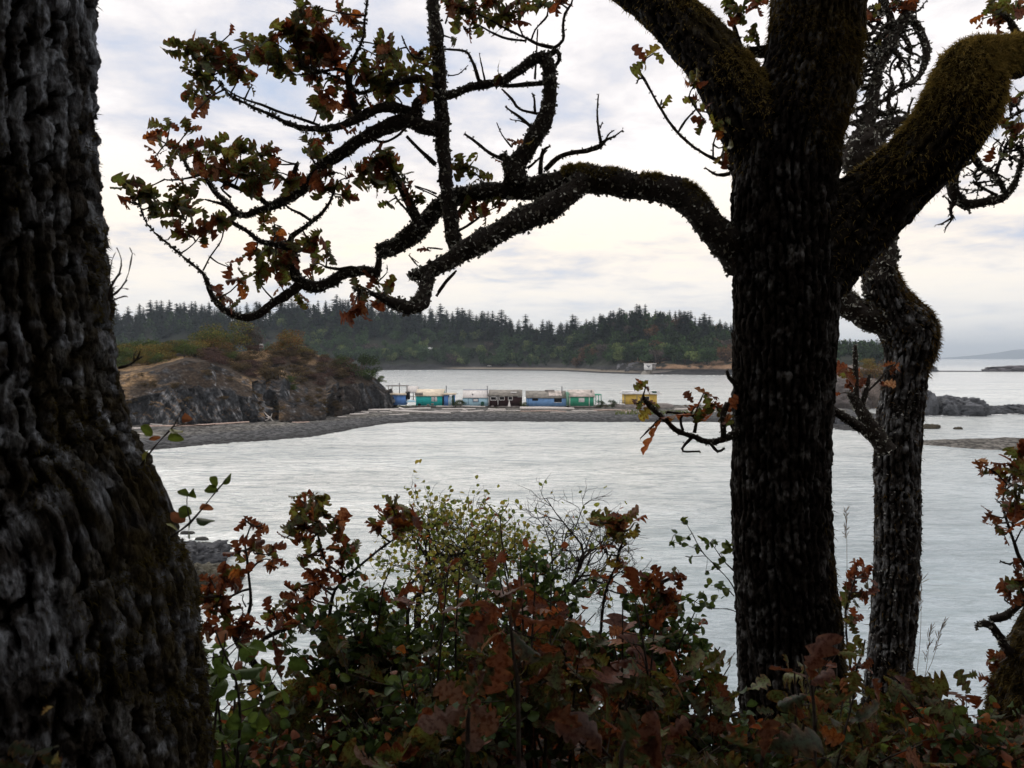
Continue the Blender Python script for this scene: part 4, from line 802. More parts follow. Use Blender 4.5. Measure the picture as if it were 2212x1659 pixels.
def car(x, y, d, m_, l, s=1.0):
    mb = MB(); prof = [(-2.2, .35), (-2.2, .85), (-1.5, .95), (-1.0, 1.45), (.8, 1.48), (1.4, .98), (2.15, .85), (2.2, .4)]
    V = [[a, sgn*.85*(1 if z < 1 else .82), z] for sgn in (-1, 1) for a, z in prof]; n_ = len(prof)
    mb.add(V, [[i, i+1, n_+i+1, n_+i] for i in range(n_-1)], [[0, i, i+1] for i in range(1, n_-1)]+[[n_, n_+i+1, n_+i] for i in range(1, n_-1)])
    r_ = root('parked_car', W(x, y, d), l, 'car', 'cars parked at the far beach', absolute=False); o = mb.build('body', PM[m_]); o.parent = r_
    g = MB(); g.add([[-1.35, -.86, 1.0], [-.95, -.74, 1.38], [.75, -.74, 1.40], [1.2, -.86, 1.0]], [[0, 3, 2, 1]]); w_ = g.build('window', PM['dark']); w_.parent = r_
    for a in (-1.35, 1.35):
        wb = MB(); tube(wb, [[a, -.92, .35, .34], [a, -.70, .35, .34]], .3, 12); q = wb.build('wheel', PM['dark']); q.parent = r_
for (x, m_, l) in ((1122, 'white', 'white car parked leftmost of the row by the far beach'), (1131, 'white', 'second white car of the row by the far beach'), (1140, 'lblue', 'pale blue car parked in the middle of the row'), (1164, 'white', 'white car parked right of the gap in the row'), (1173, 'metal', 'dark grey car parked beside the white one right of the gap'), (1181, 'red', 'red car parked at the right end of the row'), (1057, 'white', 'lone white car parked far left of the row')):
    car(x, 791.5, 808, m_, l)

# ------------------------------------------------------------------ haze
hm = bpy.data.materials.new('haze'); hm.use_nodes = True; t = hm.node_tree; t.nodes.clear(); o_ = t.nodes.new('ShaderNodeOutputMaterial'); pv = t.nodes.new('ShaderNodeVolumePrincipled')
pv.inputs['Color'].default_value = (0.74, 0.86, 1.0, 1); pv.inputs['Density'].default_value = 0.00009; pv.inputs['Anisotropy'].default_value = 0.2; t.links.new(pv.outputs[0], o_.inputs['Volume'])
mb = MB(); mb.box((-7000, -120, -3.2), (16000, 27000, 420)); o = mb.build('haze', hm); tag(o, 'thin bluish sea haze over the bay', 'haze', kind='stuff')

# ================================================================== the bluff in the foreground
def bluff_z(x, y):
    x = np.asarray(x, float); y = np.asarray(y, float)
    crest = 3.35 - 0.25*sst(0.2, 1.2, x)*sst(2.2, 1.3, x)
    drop = 1.47 + 0.10*sst(0.3, 1.0, x)*sst(2.0, 1.4, x)
    z = CAMZ - drop - np.maximum(y-crest, 0)*1.05 - 0.10*np.maximum(y-1.5, 0)*(y < crest) - 0.185*(y >= crest)
    z = z + np.maximum(-y-1.0, 0)*0.42  # unseen bank behind the camera, added to help darken the foreground
    return z
gx = np.linspace(-14, 14, 300); gy = np.concatenate([np.linspace(-14, 0.5, 60, endpoint=False), np.linspace(0.5, 4.5, 150, endpoint=False), np.linspace(4.5, 16, 70)])
GX, GY = np.meshgrid(gx, gy); G = np.stack([GX, GY, bluff_z(GX, GY)], -1); P = G.reshape(-1, 3)
G[..., 2] += (0.05*fbm(P*2.1, 4, 3) + 0.018*fbm(P*14, 3, 5)).reshape(GX.shape)
mb = MB(); gridmesh(mb, G, np.tile([1., 1, 1], (G.shape[0]*G.shape[1], 1))); struct(mb, 'ground', M['soil'], smooth=True)

def area_of(path, step):
    G = smooth_path(path, step); s = np.linalg.norm(np.diff(G[:, :3], axis=0), axis=1); return (s*(G[1:, 3]+G[:-1, 3])*np.pi).sum()
BS = []                                       # screen samples of branches: x y d tree
def scr(P):
    v = P - np.array([0, 0, CAMZ]); yy = v[:, 1]*ca - v[:, 2]*sa; u = v[:, 1]*sa + v[:, 2]*ca
    return 1106 + v[:, 0]/yy*F, 829.5 - u/yy*F
def branch(tree, pts, d, cr=ident, dd=None, lichen=0.9, moss=0.0, name='branch', fs=0.013, mosslen=0.035, parent=None, seed=None, mat='branch', sides=None, tw=None):
    kf = 0.90 if max(p[2] for p in pts)*(cr(1, 0)[0]-cr(0, 0)[0]) > 22 else 0.84
    path = spath([(p[0], p[1], p[2]*kf, *p[3:]) for p in pts], d, cr, dd=dd); rm = max(p[3] for p in path); base = tuple(tree.location); seed = seed or int(rng.integers(1, 999))
    mb = MB(); step = 0.014 if rm > 0.02 else 0.02; sides = sides or (36 if rm > 0.08 else 22 if rm > 0.03 else 10 if rm > 0.012 else 6)
    V, N = tube(mb, path, step, sides, disp=crust_disp(0.006 if rm > .02 else 0.002, seed, 1.0 if rm > .05 else 2.2))
    ar = area_of(path, step)
    for _ in range(tw[0] if tw else 0):
        a = V[int(rng.integers(0, len(V)))]; dr = nrm(rng.normal(size=3)*[1, .6, 1]); L = tw[1]*rng.uniform(.4, 1.3); pp = [[*a, tw[2]]]; q_ = a.copy()
        for k in range(3): dr = nrm(dr+rng.normal(size=3)*.45); q_ = q_+dr*L/3; pp.append([*q_, tw[2]*(1-.28*(k+1))])
        V2, N2 = tube(mb, pp, .02, 6, disp=crust_disp(.002, 3, 2.2)); i2, j2 = pick(V2, N2, int(14*L/.1)); flakes(mb, i2, j2, .012, m=1)
    if lichen:
        if rm < .014: lichen *= .5; fs *= .75
        n = int(ar/(fs*fs)*lichen*1.1); p, q = pick(V, N, n); flakes(mb, p, q, fs*(1.05 if rm > .03 else .9), m=1)
    if moss:
        wt = sst(-0.1, 0.8, N[:, 2])*sst(.35, .6, vn(V*4, seed)); n = int(ar*22000*moss); p, q = pick(V, N, n, wt); fibres(mb, p, q, mosslen, 0.0022, (0.21, 0.17, 0.045), (0.06, 0.05, 0.018), m=2, down=0.35)
    G = smooth_path(path, 0.03); sx, sy = scr(G[:, :3])
    for a, b, c_ in zip(sx, sy, G[:, 1]): BS.append((a, b, c_, id(tree)))
    o = mb.build(name, [M[mat], M['lichen'], M['moss']], None, loc=base, smooth=False); o.location = (0, 0, 0); o.parent = parent or tree; return o
def near(x, y, tree, lim=1e9):
    best = None; bd = lim
    for (a, b, c_, t_) in BS:
        if t_ == id(tree):
            q = (a-x)**2+(b-y)**2
            if q < bd: bd = q; best = (a, b, c_)
    return best
def foliage(tree, clusters, cr, size=0.095, jit=0.10, parent=None, name='foliage', kind='oak', dens=1.0, stemr=0.003, edge=(0.22, 0.08, 0.035), yellow=0.0):
    mb = MB(); sc = cr(1, 0)[0]-cr(0, 0)[0]
    for (cx, cy, rad, n, br) in clusters:
        x, y = cr(cx, cy); nb = near(x, y, tree); d = (nb[2] if nb else 3.6) + rng.uniform(-jit, jit); c_ = W(x, y, d); R_ = px(rad*sc, d); n = max(1, int(round(n*dens)))
        if nb:
            a = W(*nb); ln = np.linalg.norm(a-c_)
            if 0.02 < ln < 0.9:
                mid = (a+c_)/2 + rng.normal(size=3)*ln*0.08; tube(mb, [[*a, stemr*1.6], [*mid, stemr*1.2], [*c_, stemr]], 0.03, 5, m=1)
        off = nrm(rng.normal(size=(n, 3))*[1, .7, 1]); rr_ = R_*0.75*rng.random((n, 1))**0.6; p = c_ + off*rr_
        dirs = off*0.9 + rng.normal(size=(n, 3))*0.55 + np.array([0, 0, -0.1]); s = size*(0.6+0.6*rng.random(n)); s = np.minimum(s, max(R_*2.0, size*0.6)); p = p - nrm(dirs)*s[:, None]*0.35
        tn = tints(n, br) if kind == 'oak' else np.array([(0.08, 0.13, 0.035), (0.055, 0.095, 0.03), (.12, .16, .045)])[rng.integers(0, 3, n)]
        if yellow: k = rng.random(n) < yellow; tn[k] = YELS[rng.integers(0, 3, k.sum())]*1.1
        leaves(mb, p, dirs, s, tn, kind, curl=0.4, edge=edge if kind == 'oak' else None)
        for i in range(0, n, 2): tube(mb, [[*c_, stemr*.8], [*p[i], stemr*.5]], 0.05, 4, m=1, cap=False)
    o = mb.build(name, [M['leaf' if kind == 'oak' else 'small_leaf'], M['twig']], None, loc=tuple(tree.location), smooth=True); o.location = (0, 0, 0); o.parent = parent or tree; return o
def trunk(tree, pts, d, sides, step, disp, name='trunk', dd=None):
    path = spath(pts, d, dd=dd) if d else pts; mb = MB(); V, N = tube(mb, path, step, sides, disp=disp); P_ = V
    G = smooth_path(path, 0.05); sx, sy = scr(G[:, :3])
    for a, b, c_ in zip(sx, sy, G[:, 1]): BS.append((a, b, c_, id(tree)))
    return mb, V, N
def finish(mb, tree, name, mats, smooth=True, parent=None):
    o = mb.build(name, mats, None, loc=tuple(tree.location), smooth=smooth); o.location = (0, 0, 0); o.parent = parent or tree; return o

# ---- left trunk
T0 = root('oak_tree', W(150, 2150, 1.95), 'massive flaring oak trunk with deep plated bark filling the left edge', 'tree')
RE0 = [(-360, 236, .300), (0, 217, .300), (90, 220, .300), (200, 213, .300), (350, 217, .301), (480, 224, .303), (587, 230, .306), (693, 240, .309), (800, 250, .313), (875, 259, .317), (968, 284, .326), (1030, 308, .334), (1119, 345, .343), (1160, 374, .347), (1249, 392, .350), (1316, 416, .352), (1472, 434, .352), (1560, 448, .352), (1659, 452, .354), (1850, 470, .38), (2200, 500, .43)]
P0 = []
for (y, xe, rr0) in RE0:
    ae = math.atan((xe-1106)/F); cx0 = 1.95*math.tan(ae)-rr0/math.cos(ae); dt = math.sqrt(cx0**2+1.95**2-rr0**2)*math.cos(ae)
    P0.append([cx0, 1.95, W(1106, y, dt)[2], rr0])
mossf0 = lambda V, N: sst(0.35, 0.95, N[:, 0])*sst(13.0, 11.6, V[:, 2])*0.9
mb, V, N = trunk(T0, P0, None, 620, 0.0052, bark_disp(0.048, 2.2, 0.034, 3, plate=(0.075, 0.069, 0.066), furrow=(.007, .006, .005), lich=0.46, lich_highlight=(0.44, 0.48, 0.54), flute=0.03, mosscol=(0.055, 0.042, 0.016), mossf=mossf0))
wt = sst(0.35, 0.95, N[:, 0])*sst(13.0, 11.3, V[:, 2])*sst(.45, .6, vn(V*7, 5)); p, q = pick(V, N, 20000, wt); fibres(mb, p, q, 0.016, 0.0012, (0.12, 0.10, 0.03), (0.045, 0.035, 0.014), m=1, down=0.4)
finish(mb, T0, 'trunk', [M['bark'], M['moss']])
for pp in ([(236, 650, 4), (240, 620, 3.5), (258, 590, 2.5), (262, 560, 2), (252, 535, 1.5)], [(240, 640, 3), (262, 622, 2.5), (278, 590, 2), (286, 548, 1.5), (292, 552, 1)], [(240, 650, 3), (268, 640, 2), (276, 642, 1)], [(262, 622, 2), (275, 605, 1.3)], [(262, 622, 2), (278, 625, 1.2)], [(241, 610, 2), (262, 590, 1.2)], [(245, 645, 2.5), (236, 600, 1.8), (243, 560, 1.2), (250, 545, 1)], [(286, 548, 1.2), (280, 535, .8)],
           [(256, 795, 4), (280, 788, 3), (296, 775, 2.5), (303, 758, 1.8)], [(290, 780, 2.5), (308, 770, 1.5)], [(288, 784, 2.2), (290, 762, 1.4)], [(296, 775, 2), (299, 766, 1)]):
    branch(T0, pp, 1.95, lichen=0, name='twig', mat='twig')
def spray(tree, stem, d, lv, name='twig', size=0.03, cols=None):
    t_ = branch(tree, stem, d, lichen=0, name=name, mat='twig')
    mb = MB(); P_ = np.array([W(a, b, d) for a, b, *_ in lv]); D_ = np.array([[c_, rng.uniform(-.3, .3), e] for a, b, c_, e, *_ in lv])
    S_ = np.array([px(l[4], d) for l in lv]); tn = np.array([cols[l[5]] for l in lv]); leaves(mb, P_, D_, S_, tn, 'round', 0.25); finish(mb, tree, 'foliage', [M['small_leaf']], parent=t_); return t_
LC = {'g': (0.10, 0.15, 0.035), 'y': (0.22, 0.24, 0.06), 'b': (0.24, 0.10, 0.06), 'd': (0.05, 0.09, 0.03)}
spray(T0, [(305, 1005, 3), (330, 970, 2.6), (352, 945, 2.2), (375, 920, 1.8), (398, 880, 1.5)], 1.95, [(330, 940, -.8, .5, 34, 'g'), (348, 945, -.6, .1, 24, 'b'), (368, 925, .8, -.2, 34, 'y'), (392, 905, 1, .1, 26, 'b'), (312, 1000, .1, 1, 32, 'y'), (362, 950, 1, .35, 34, 'g')], cols=LC)
branch(T0, [(372, 922, 2), (405, 916, 1.6), (440, 920, 1.2), (465, 917, 1)], 1.95, lichen=0, name='twig', mat='twig')
spray(T0, [(370, 1160, 3), (410, 1130, 2.6), (440, 1095, 2.2), (468, 1060, 1.8), (490, 1035, 1.2)], 1.95, [(468, 1052, -.6, .6, 26, 'g'), (472, 1062, -1, .1, 30, 'g'), (480, 1045, .9, .6, 30, 'g'), (408, 1070, -.9, .3, 26, 'g'), (405, 1072, .4, .5, 22, 'g'), (430, 1100, .9, .1, 34, 'b'), (425, 1118, 1, -.1, 44, 'd'), (412, 1125, -.2, -.5, 46, 'g'), (400, 1128, -.8, .5, 36, 'b'), (385, 1146, -.5, .5, 30, 'y'), (415, 1110, -.9, .2, 36, 'g')], cols=LC)
branch(T0, [(412, 1128, 1.4), (404, 1095, 1.2), (405, 1070, 1)], 1.95, lichen=0, name='twig', mat='twig')

# ---- main tree
D1 = 3.62
T1 = root('oak_tree', W(1722, 1760, D1), 'thick dark oak with furrowed trunk, mossy limbs and a long arching branch', 'tree')
pts = [(1768, -420, 96), (1768, -200, 100), (1768, 0, 103), (1760, 100, 104), (1740, 200, 110), (1706, 300, 116), (1696, 400, 115), (1698, 500, 117), (1700, 600, 117), (1698, 700, 115), (1694, 796, 112), (1689, 950, 109), (1688, 1080, 108), (1691, 1160, 109), (1697, 1264, 112), (1705, 1342, 116), (1714, 1498, 121), (1722, 1600, 128), (1724, 1700, 142), (1724, 1860, 165)]
mossf1 = lambda V, N: 0.85*sst(13.0, 13.6, V[:, 2] + 0.5*N[:, 0]) + 0.55*sst(0.55, 0.95, N[:, 0])*sst(11.6, 10.8, V[:, 2])
mb, V, N = trunk(T1, pts, D1, 330, 0.0085, bark_disp(0.036, 2.6, 0.022, 8, plate=(0.030, 0.024, 0.020), furrow=(.010, .008, .007), lich=0.30, lich_highlight=(.27, .27, .27), flute=0.03, mosscol=(0.075, 0.055, 0.020), mossf=mossf1))
wt = sst(12.7, 13.7, V[:, 2] + 0.4*N[:, 0])*sst(.3, .6, vn(V*5, 5)) + 0.15*sst(0.5, .9, N[:, 0])*sst(11.6, 10.8, V[:, 2]); p, q = pick(V, N, 42000, wt); fibres(mb, p, q, 0.030, 0.0016, (0.17, 0.125, 0.04), (0.05, 0.038, 0.016), m=1, down=0.7, outw=.45)
finish(mb, T1, 'trunk', [M['bark'], M['moss']])
def limb(tree, pts, d, mossd, seed, dd=None, sides=150, cell=0.045, lich=.35, mfn=None, mlen=.035, mcol=((0.46, 0.35, 0.12), (0.16, 0.12, 0.045))):
    path = spath(pts, d, dd=dd); mb = MB(); V, N = tube(mb, path, 0.010, sides, disp=bark_disp(cell, 2.4, 0.018, seed, plate=(0.035, 0.03, 0.026), furrow=(.012, .01, .009), lich=lich*.7, lich_highlight=(.2, .2, .2), flute=0.05, mosscol=(0.085, 0.064, 0.022), mossf=mfn or (lambda V, N: sst(-.2, .7, N[:, 2]))))
    wt = (mfn or (lambda V, N: sst(-.3, .7, N[:, 2])))(V, N)*(sst(.25, .5, vn(V*4, seed)) + 2.5*sst(12.8, 13.25, V[:, 2])*sst(1.5, 2.0, V[:, 0])) + 0.02; p, q = pick(V, N, int(mossd*1.7), wt); fibres(mb, p, q, mlen*.68, 0.0018, *mcol, m=1, down=.55)
    G = smooth_path(path, 0.05); sx, sy = scr(G[:, :3])
    for a, b, c_ in zip(sx, sy, G[:, 1]): BS.append((a, b, c_, id(tree)))
    return finish(mb, tree, 'branch', [M['bark'], M['moss']])
LL = limb(T1, [(1180, -160, 44, .5), (1330, -62, 50, .35), (1410, -6, 54, .25), (1480, 62, 58, .15), (1545, 135, 64, .05), (1605, 225, 74, 0), (1665, 330, 92, 0), (1700, 460, 95, 0)], D1, 26000, 31)
RL = limb(T1, [(1700, 640, 95, .02), (1775, 545, 104, 0), (1860, 462, 96, -.05), (1950, 385, 84, -.15), (2035, 298, 86, -.25), (2083, 215, 90, -.3), (2100, 150, 72, -.3), (2170, 128, 54, -.25), (2290, 100, 46, -.2), (2420, 60, 42, -.1)], D1, 60000, 32, mfn=lambda V, N: (0.10 + sst(12.6, 13.25, V[:, 2]))*sst(-.9, .2, N[:, 2]), mlen=.04)
L1 = branch(T1, [(1790, 1330, 105, .05), (1700, 1215, 92, 0), (1600, 1110, 82, -.03), (1500, 1005, 80), (1400, 962, 78, .02), (1250, 942, 68, .05), (1100, 925, 72, .08), (960, 908, 74, .1), (820, 935, 62, .12), (650, 962, 50, .15), (500, 968, 48, .2), (400, 984, 48, .22), (320, 1004, 50, .24), (240, 1060, 50, .26), (170, 1138, 52, .28), (100, 1200, 50, .3), (30, 1250, 46, .3), (-30, 1264, 38, .3), (-60, 1268, 22, .3)], D1, B, lichen=.75, moss=0)
# moss saddle on the arch
mb = MB(); path = spath([(1600, 1110, 76, -.03), (1500, 1005, 74, 0), (1400, 962, 72, .02), (1250, 942, 63, .05), (1100, 925, 67, .08), (960, 908, 68, .1), (900, 915, 62, .11)], D1, B); tm = MB(); V, N = tube(tm, path, .02, 40)
p, q = pick(V, N, 17000, sst(.0, .9, N[:, 2])*sst(.30, .70, vn(V*7, 4)*.6+vn(V*19, 6)*.4)); fibres(mb, p, q, .022, .0018, (0.34, 0.28, 0.11), (0.10, 0.08, 0.03), down=.3)
finish(mb, T1, 'moss', [M['moss']], parent=L1)
L2 = branch(T1, [(1000, 905, 60, .1), (940, 950, 66, .05), (870, 1010, 64, 0), (780, 1062, 70, -.03), (680, 1112, 66, -.06), (560, 1172, 60, -.1), (460, 1228, 58, -.14), (380, 1272, 55, -.16), (300, 1322, 50, -.18), (230, 1360, 46, -.2), (160, 1388, 36, -.2), (108, 1396, 24, -.2)], D1, B)
L3 = branch(T1, [(1655, 1370, 36), (1640, 1440, 42), (1628, 1500, 46), (1600, 1540, 46), (1555, 1556, 42), (1500, 1545, 40), (1440, 1522, 28), (1390, 1494, 16), (1330, 1478, 8), (1280, 1466, 5)], D1-.2, A, dd=(0, -.3))
VV = branch(T1, [(1800, 1300, 44), (1775, 1200, 44), (1760, 1080, 42), (1742, 950, 40), (1735, 850, 40), (1722, 750, 40), (1716, 600, 42), (1710, 450, 39), (1700, 300, 40), (1690, 200, 37), (1680, 100, 34), (1672, 0, 32), (1660, -150, 28), (1640, -400, 22)], D1+.12, A, dd=(0, .25))
L4 = branch(T1, [(1715, 655, 40), (1640, 642, 42), (1550, 615, 43), (1450, 640, 42), (1350, 682, 40), (1260, 740, 37), (1170, 800, 35), (1100, 850, 34), (1050, 920, 33), (1000, 970, 32), (920, 1012, 30), (850, 1046, 26), (780, 1070, 22), (720, 1088, 20), (680, 1078, 18), (645, 1040, 14), (600, 1000, 12), (560, 950, 11), (530, 900, 10), (495, 878, 9), (440, 865, 8), (425, 825, 7), (398, 780, 6), (365, 752, 5), (325, 728, 3)], D1+.2, A, dd=(0, .35))
L5 = branch(T1, [(1600, 600, 36), (1520, 556, 34), (1440, 540, 32), (1370, 560, 29), (1290, 600, 26), (1200, 640, 23), (1120, 650, 20), (1020, 650, 17), (930, 620, 14), (870, 590, 12), (760, 540, 8), (690, 508, 7), (640, 480, 6), (600, 420, 4)], D1+.25, A, dd=(0, -.25))
for pts_ in ([(1100, 636, 9), (1000, 600, 9), (900, 568, 8), (800, 528, 7), (720, 503, 6), (650, 468, 5), (600, 430, 4), (560, 380, 3)], [(1300, 590, 26), (1270, 520, 25), (1250, 440, 24), (1248, 370, 22), (1262, 320, 16), (1300, 240, 8), (1320, 180, 7), (1330, 80, 6), (1340, 0, 5), (1345, -60, 4)],
             [(1590, 600, 36), (1598, 520, 34), (1640, 495, 32), (1700, 480, 28)], [(1700, 430, 26), (1600, 400, 24), (1500, 415, 20), (1400, 440, 15), (1300, 470, 12), (1200, 400, 8), (1100, 360, 6), (1020, 340, 4)], [(1250, 370, 12), (1180, 350, 10), (1080, 370, 7), (980, 380, 5)]):
    branch(T1, pts_, D1+.22, A)
NB = [([(510, 882, 8), (460, 895, 7), (410, 905, 6), (350, 912, 6), (315, 908, 4)], 0), ([(845, 1045, 17), (780, 990, 14), (700, 958, 13), (640, 932, 12), (580, 905, 10), (520, 885, 8)], 0), ([(690, 1080, 15), (640, 1110, 14), (680, 1140, 13), (740, 1175, 13), (790, 1218, 14), (850, 1232, 18), (900, 1240, 22), (950, 1225, 22), (960, 1195, 18), (1010, 1160, 15), (1060, 1120, 14), (1110, 1080, 12), (1150, 1025, 9), (1168, 980, 6)], .03), ([(1060, 1120, 9), (1000, 1080, 8), (940, 1050, 7), (900, 1000, 6)], 0), ([(900, 1240, 24), (960, 1265, 26), (975, 1330, 28)], 0),
      ([(1450, 1268, 22), (1405, 1290, 20), (1400, 1335, 20), (1385, 1390, 24)], 0), ([(1400, 1385, 28), (1330, 1368, 30), (1270, 1380, 32), (1210, 1390, 34), (1160, 1425, 35), (1100, 1452, 33), (1030, 1442, 34), (985, 1405, 34), (965, 1340, 28), (950, 1250, 18)], .02),
      ([(1010, 1430, 30), (965, 1470, 31), (905, 1510, 27), (850, 1545, 25), (810, 1580, 25), (760, 1604, 23), (700, 1606, 22), (640, 1582, 21), (590, 1542, 21), (550, 1490, 18), (535, 1440, 15), (515, 1390, 11), (490, 1365, 8), (420, 1310, 7), (340, 1240, 6), (290, 1200, 5), (240, 1150, 4.5), (205, 1090, 4), (190, 1040, 3)], .02),
      ([(330, 1215, 4), (370, 1170, 3.5), (420, 1120, 3)], 0), ([(400, 1280, 5), (450, 1245, 4.5), (490, 1200, 3.5)], 0), ([(510, 1370, 6), (545, 1300, 5), (600, 1220, 4.5), (615, 1150, 4), (625, 1110, 3)], 0), ([(1130, 1352, 8), (1200, 1362, 9), (1260, 1352, 9), (1320, 1372, 12)], 0), ([(1540, 690, 9), (1600, 752, 10), (1640, 790, 12), (1685, 832, 14)], 0), ([(1590, 950, 4), (1650, 975, 4), (1700, 1000, 5)], 0),
      ([(1610, 1150, 34), (1565, 1050, 30), (1522, 965, 27), (1490, 900, 20), (1460, 850, 11), (1430, 800, 6)], 0), ([(1585, 1165, 9), (1560, 1090, 7), (1500, 1020, 6), (1478, 985, 4)], 0), ([(1690, 1500, 8), (1740, 1430, 7), (1785, 1380, 6)], 0), ([(660, 1080, 12), (625, 1040, 12), (560, 1020, 7), (520, 1010, 5)], 0), ([(960, 960, 20), (965, 900, 16), (985, 830, 12)], 0), ([(640, 930, 8), (600, 950, 7), (650, 1000, 8)], 0), ([(520, 900, 8), (560, 970, 9), (610, 1020, 10)], 0), ([(1100, 860, 10), (1060, 800, 7), (1050, 720, 5)], 0), ([(1350, 690, 9), (1420, 720, 8), (1490, 690, 7), (1540, 640, 8)], 0), ([(1550, 1290, 3), (1580, 1330, 3), (1610, 1355, 2)], 0), ([(1600, 1330, 3), (1560, 1300, 3)], 0), ([(1690, 980, 6), (1640, 960, 5), (1580, 940, 4)], 0), ([(1480, 485, 5), (1515, 520, 5), (1510, 600, 5)], 0), ([(1650, 300, 7), (1580, 290, 6), (1540, 240, 5), (1515, 180, 4)], 0), ([(1410, 1510, 8), (1350, 1470, 6), (1290, 1440, 4)], 0), ([(1400, 1420, 5), (1440, 1380, 3), (1440, 1340, 2)], 0)]
for pts_, dz_ in NB: branch(T1, pts_, D1+.2+dz_, A, lichen=.85 if pts_[0][2] > 9 else .4, fs=.012 if pts_[0][2] > 15 else .009)
RB = [[(640, 930, 70), (640, 840, 60), (695, 765, 50), (740, 685, 47), (790, 600, 42), (812, 520, 38), (815, 440, 36), (812, 380, 34), (800, 320, 34), (785, 275, 26)], [(790, 285, 30), (740, 300, 31), (690, 332, 29), (620, 382, 28), (560, 415, 26), (480, 428, 26), (400, 446, 24), (340, 472, 24), (270, 492, 26)], [(790, 420, 14), (700, 427, 14), (600, 435, 12), (560, 430, 10)],
      [(790, 290, 18), (850, 258, 14), (862, 300, 12), (840, 335, 9)], [(830, 245, 11), (880, 205, 9), (880, 130, 8), (890, 70, 7), (922, 20, 6), (935, -40, 4)], [(830, 242, 11), (750, 222, 10), (700, 196, 8), (600, 150, 7), (500, 95, 5), (420, 60, 4)], [(690, 207, 7), (600, 196, 7), (530, 170, 6), (460, 130, 4)], [(720, 202, 6), (740, 150, 5), (800, 80, 5), (800, 30, 4)], [(680, 188, 5), (650, 120, 4), (620, 80, 3)], [(738, 400, 7), (745, 280, 6), (752, 150, 4)],
      [(455, 412, 12), (430, 332, 10), (400, 270, 8), (370, 256, 7), (280, 248, 6)], [(485, 408, 6), (470, 340, 5), (456, 270, 3)], [(295, 382, 5), (350, 376, 4), (400, 330, 3)], [(750, 575, 9), (660, 552, 8), (620, 500, 7), (570, 450, 5)], [(738, 570, 8), (735, 500, 6), (726, 475, 5)], [(722, 645, 9), (660, 592, 9), (620, 565, 7), (588, 540, 5)], [(700, 628, 5), (660, 612, 4), (615, 606, 3)], [(575, 805, 12), (505, 772, 10), (440, 720, 9), (383, 678, 7)], [(620, 745, 6), (570, 680, 4), (545, 620, 3)],
      [(765, 880, 14), (768, 820, 12), (780, 762, 10), (815, 740, 5)], [(790, 860, 16), (850, 802, 14), (910, 776, 15), (1000, 762, 15), (1065, 740, 15), (1098, 708, 9), (1140, 690, 5), (1182, 658, 3)], [(1072, 722, 10), (1058, 640, 8), (1053, 560, 6), (1060, 478, 4)], [(1068, 650, 4), (1080, 618, 3)], [(1095, 708, 5), (1115, 675, 5), (1140, 660, 3)], [(620, 900, 50), (600, 830, 30), (575, 780, 14)], [(700, 850, 9), (740, 820, 6), (800, 760, 4)],
      [(350, 1170, 8), (430, 1120, 7), (480, 1080, 5), (540, 1050, 4)], [(350, 900, 7), (380, 870, 6), (400, 830, 4)], [(260, 120, 7), (275, 180, 6), (260, 240, 6)], [(300, 70, 5), (285, 120, 5)], [(100, 1290, 4), (140, 1340, 4)], [(210, 1255, 5), (270, 1262, 4)], [(250, 1480, 9), (290, 1420, 7), (340, 1370, 6)],
      [(1740, 860, 14), (1650, 808, 10), (1550, 750, 9), (1460, 670, 9), (1400, 590, 8), (1340, 490, 8), (1290, 400, 8), (1268, 370, 10)], [(1465, 666, 7), (1500, 610, 6), (1555, 552, 5)], [(1725, 878, 12), (1660, 886, 9), (1600, 850, 5)], [(1640, 795, 6), (1640, 730, 5), (1660, 680, 4)], [(1375, 530, 5), (1380, 505, 6)], [(1290, 395, 6), (1262, 400, 6), (1255, 420, 4)]]
for k_, pts_ in enumerate(RB): branch(T1, pts_, D1+(.1 if k_ < 33 else -.1), B, lichen=.85 if pts_[0][2] > 9 else .4, fs=.012 if pts_[0][2] > 15 else .009)
for pts_ in ([(1600, 930, 12), (1560, 950, 9), (1530, 955, 8), (1495, 942, 7), (1462, 930, 7), (1435, 905, 6), (1405, 878, 6), (1388, 858, 5)], [(1572, 870, 8), (1562, 900, 8), (1563, 945, 8)], [(1500, 940, 5), (1480, 960, 4), (1475, 975, 3), (1512, 975, 3)], [(1530, 952, 5), (1550, 975, 4), (1565, 968, 3)], [(1590, 830, 7), (1575, 815, 6), (1570, 800, 4)], [(1475, 930, 4), (1470, 905, 3), (1480, 890, 3)], [(1500, 935, 5), (1500, 900, 4), (1440, 890, 3)], [(1430, 900, 3), (1410, 920, 3), (1383, 947, 2)], [(1790, 880, 12), (1830, 905, 12), (1860, 925, 14)]):
    branch(T1, pts_, D1-.05, lichen=.5, fs=.009)
# branch hanging behind the right limb
HB = [[(1500, 820, 40), (1560, 900, 42), (1500, 980, 42), (1480, 1060, 42), (1500, 1140, 40), (1570, 1180, 36), (1660, 1170, 32), (1760, 1150, 32), (1830, 1085, 27), (1868, 985, 20), (1888, 910, 18), (1860, 850, 14), (1800, 830, 10)], [(1600, 900, 30), (1640, 960, 24), (1700, 1000, 22), (1760, 1060, 20), (1790, 1130, 20)], [(1600, 1050, 12), (1680, 1100, 12), (1740, 1130, 14)], [(1730, 1010, 18), (1750, 950, 15), (1780, 880, 11), (1800, 830, 8)], [(1500, 1160, 20), (1470, 1210, 14), (1480, 1260, 8)], [(1640, 960, 9), (1610, 1010, 9), (1620, 1040, 8)], [(1740, 680, 12), (1800, 690, 10), (1850, 660, 10), (1900, 640, 8)], [(1815, 670, 6), (1830, 600, 5)], [(1900, 860, 12), (1840, 870, 10), (1790, 880, 6)], [(1720, 800, 6), (1770, 840, 6), (1830, 950, 4)]]
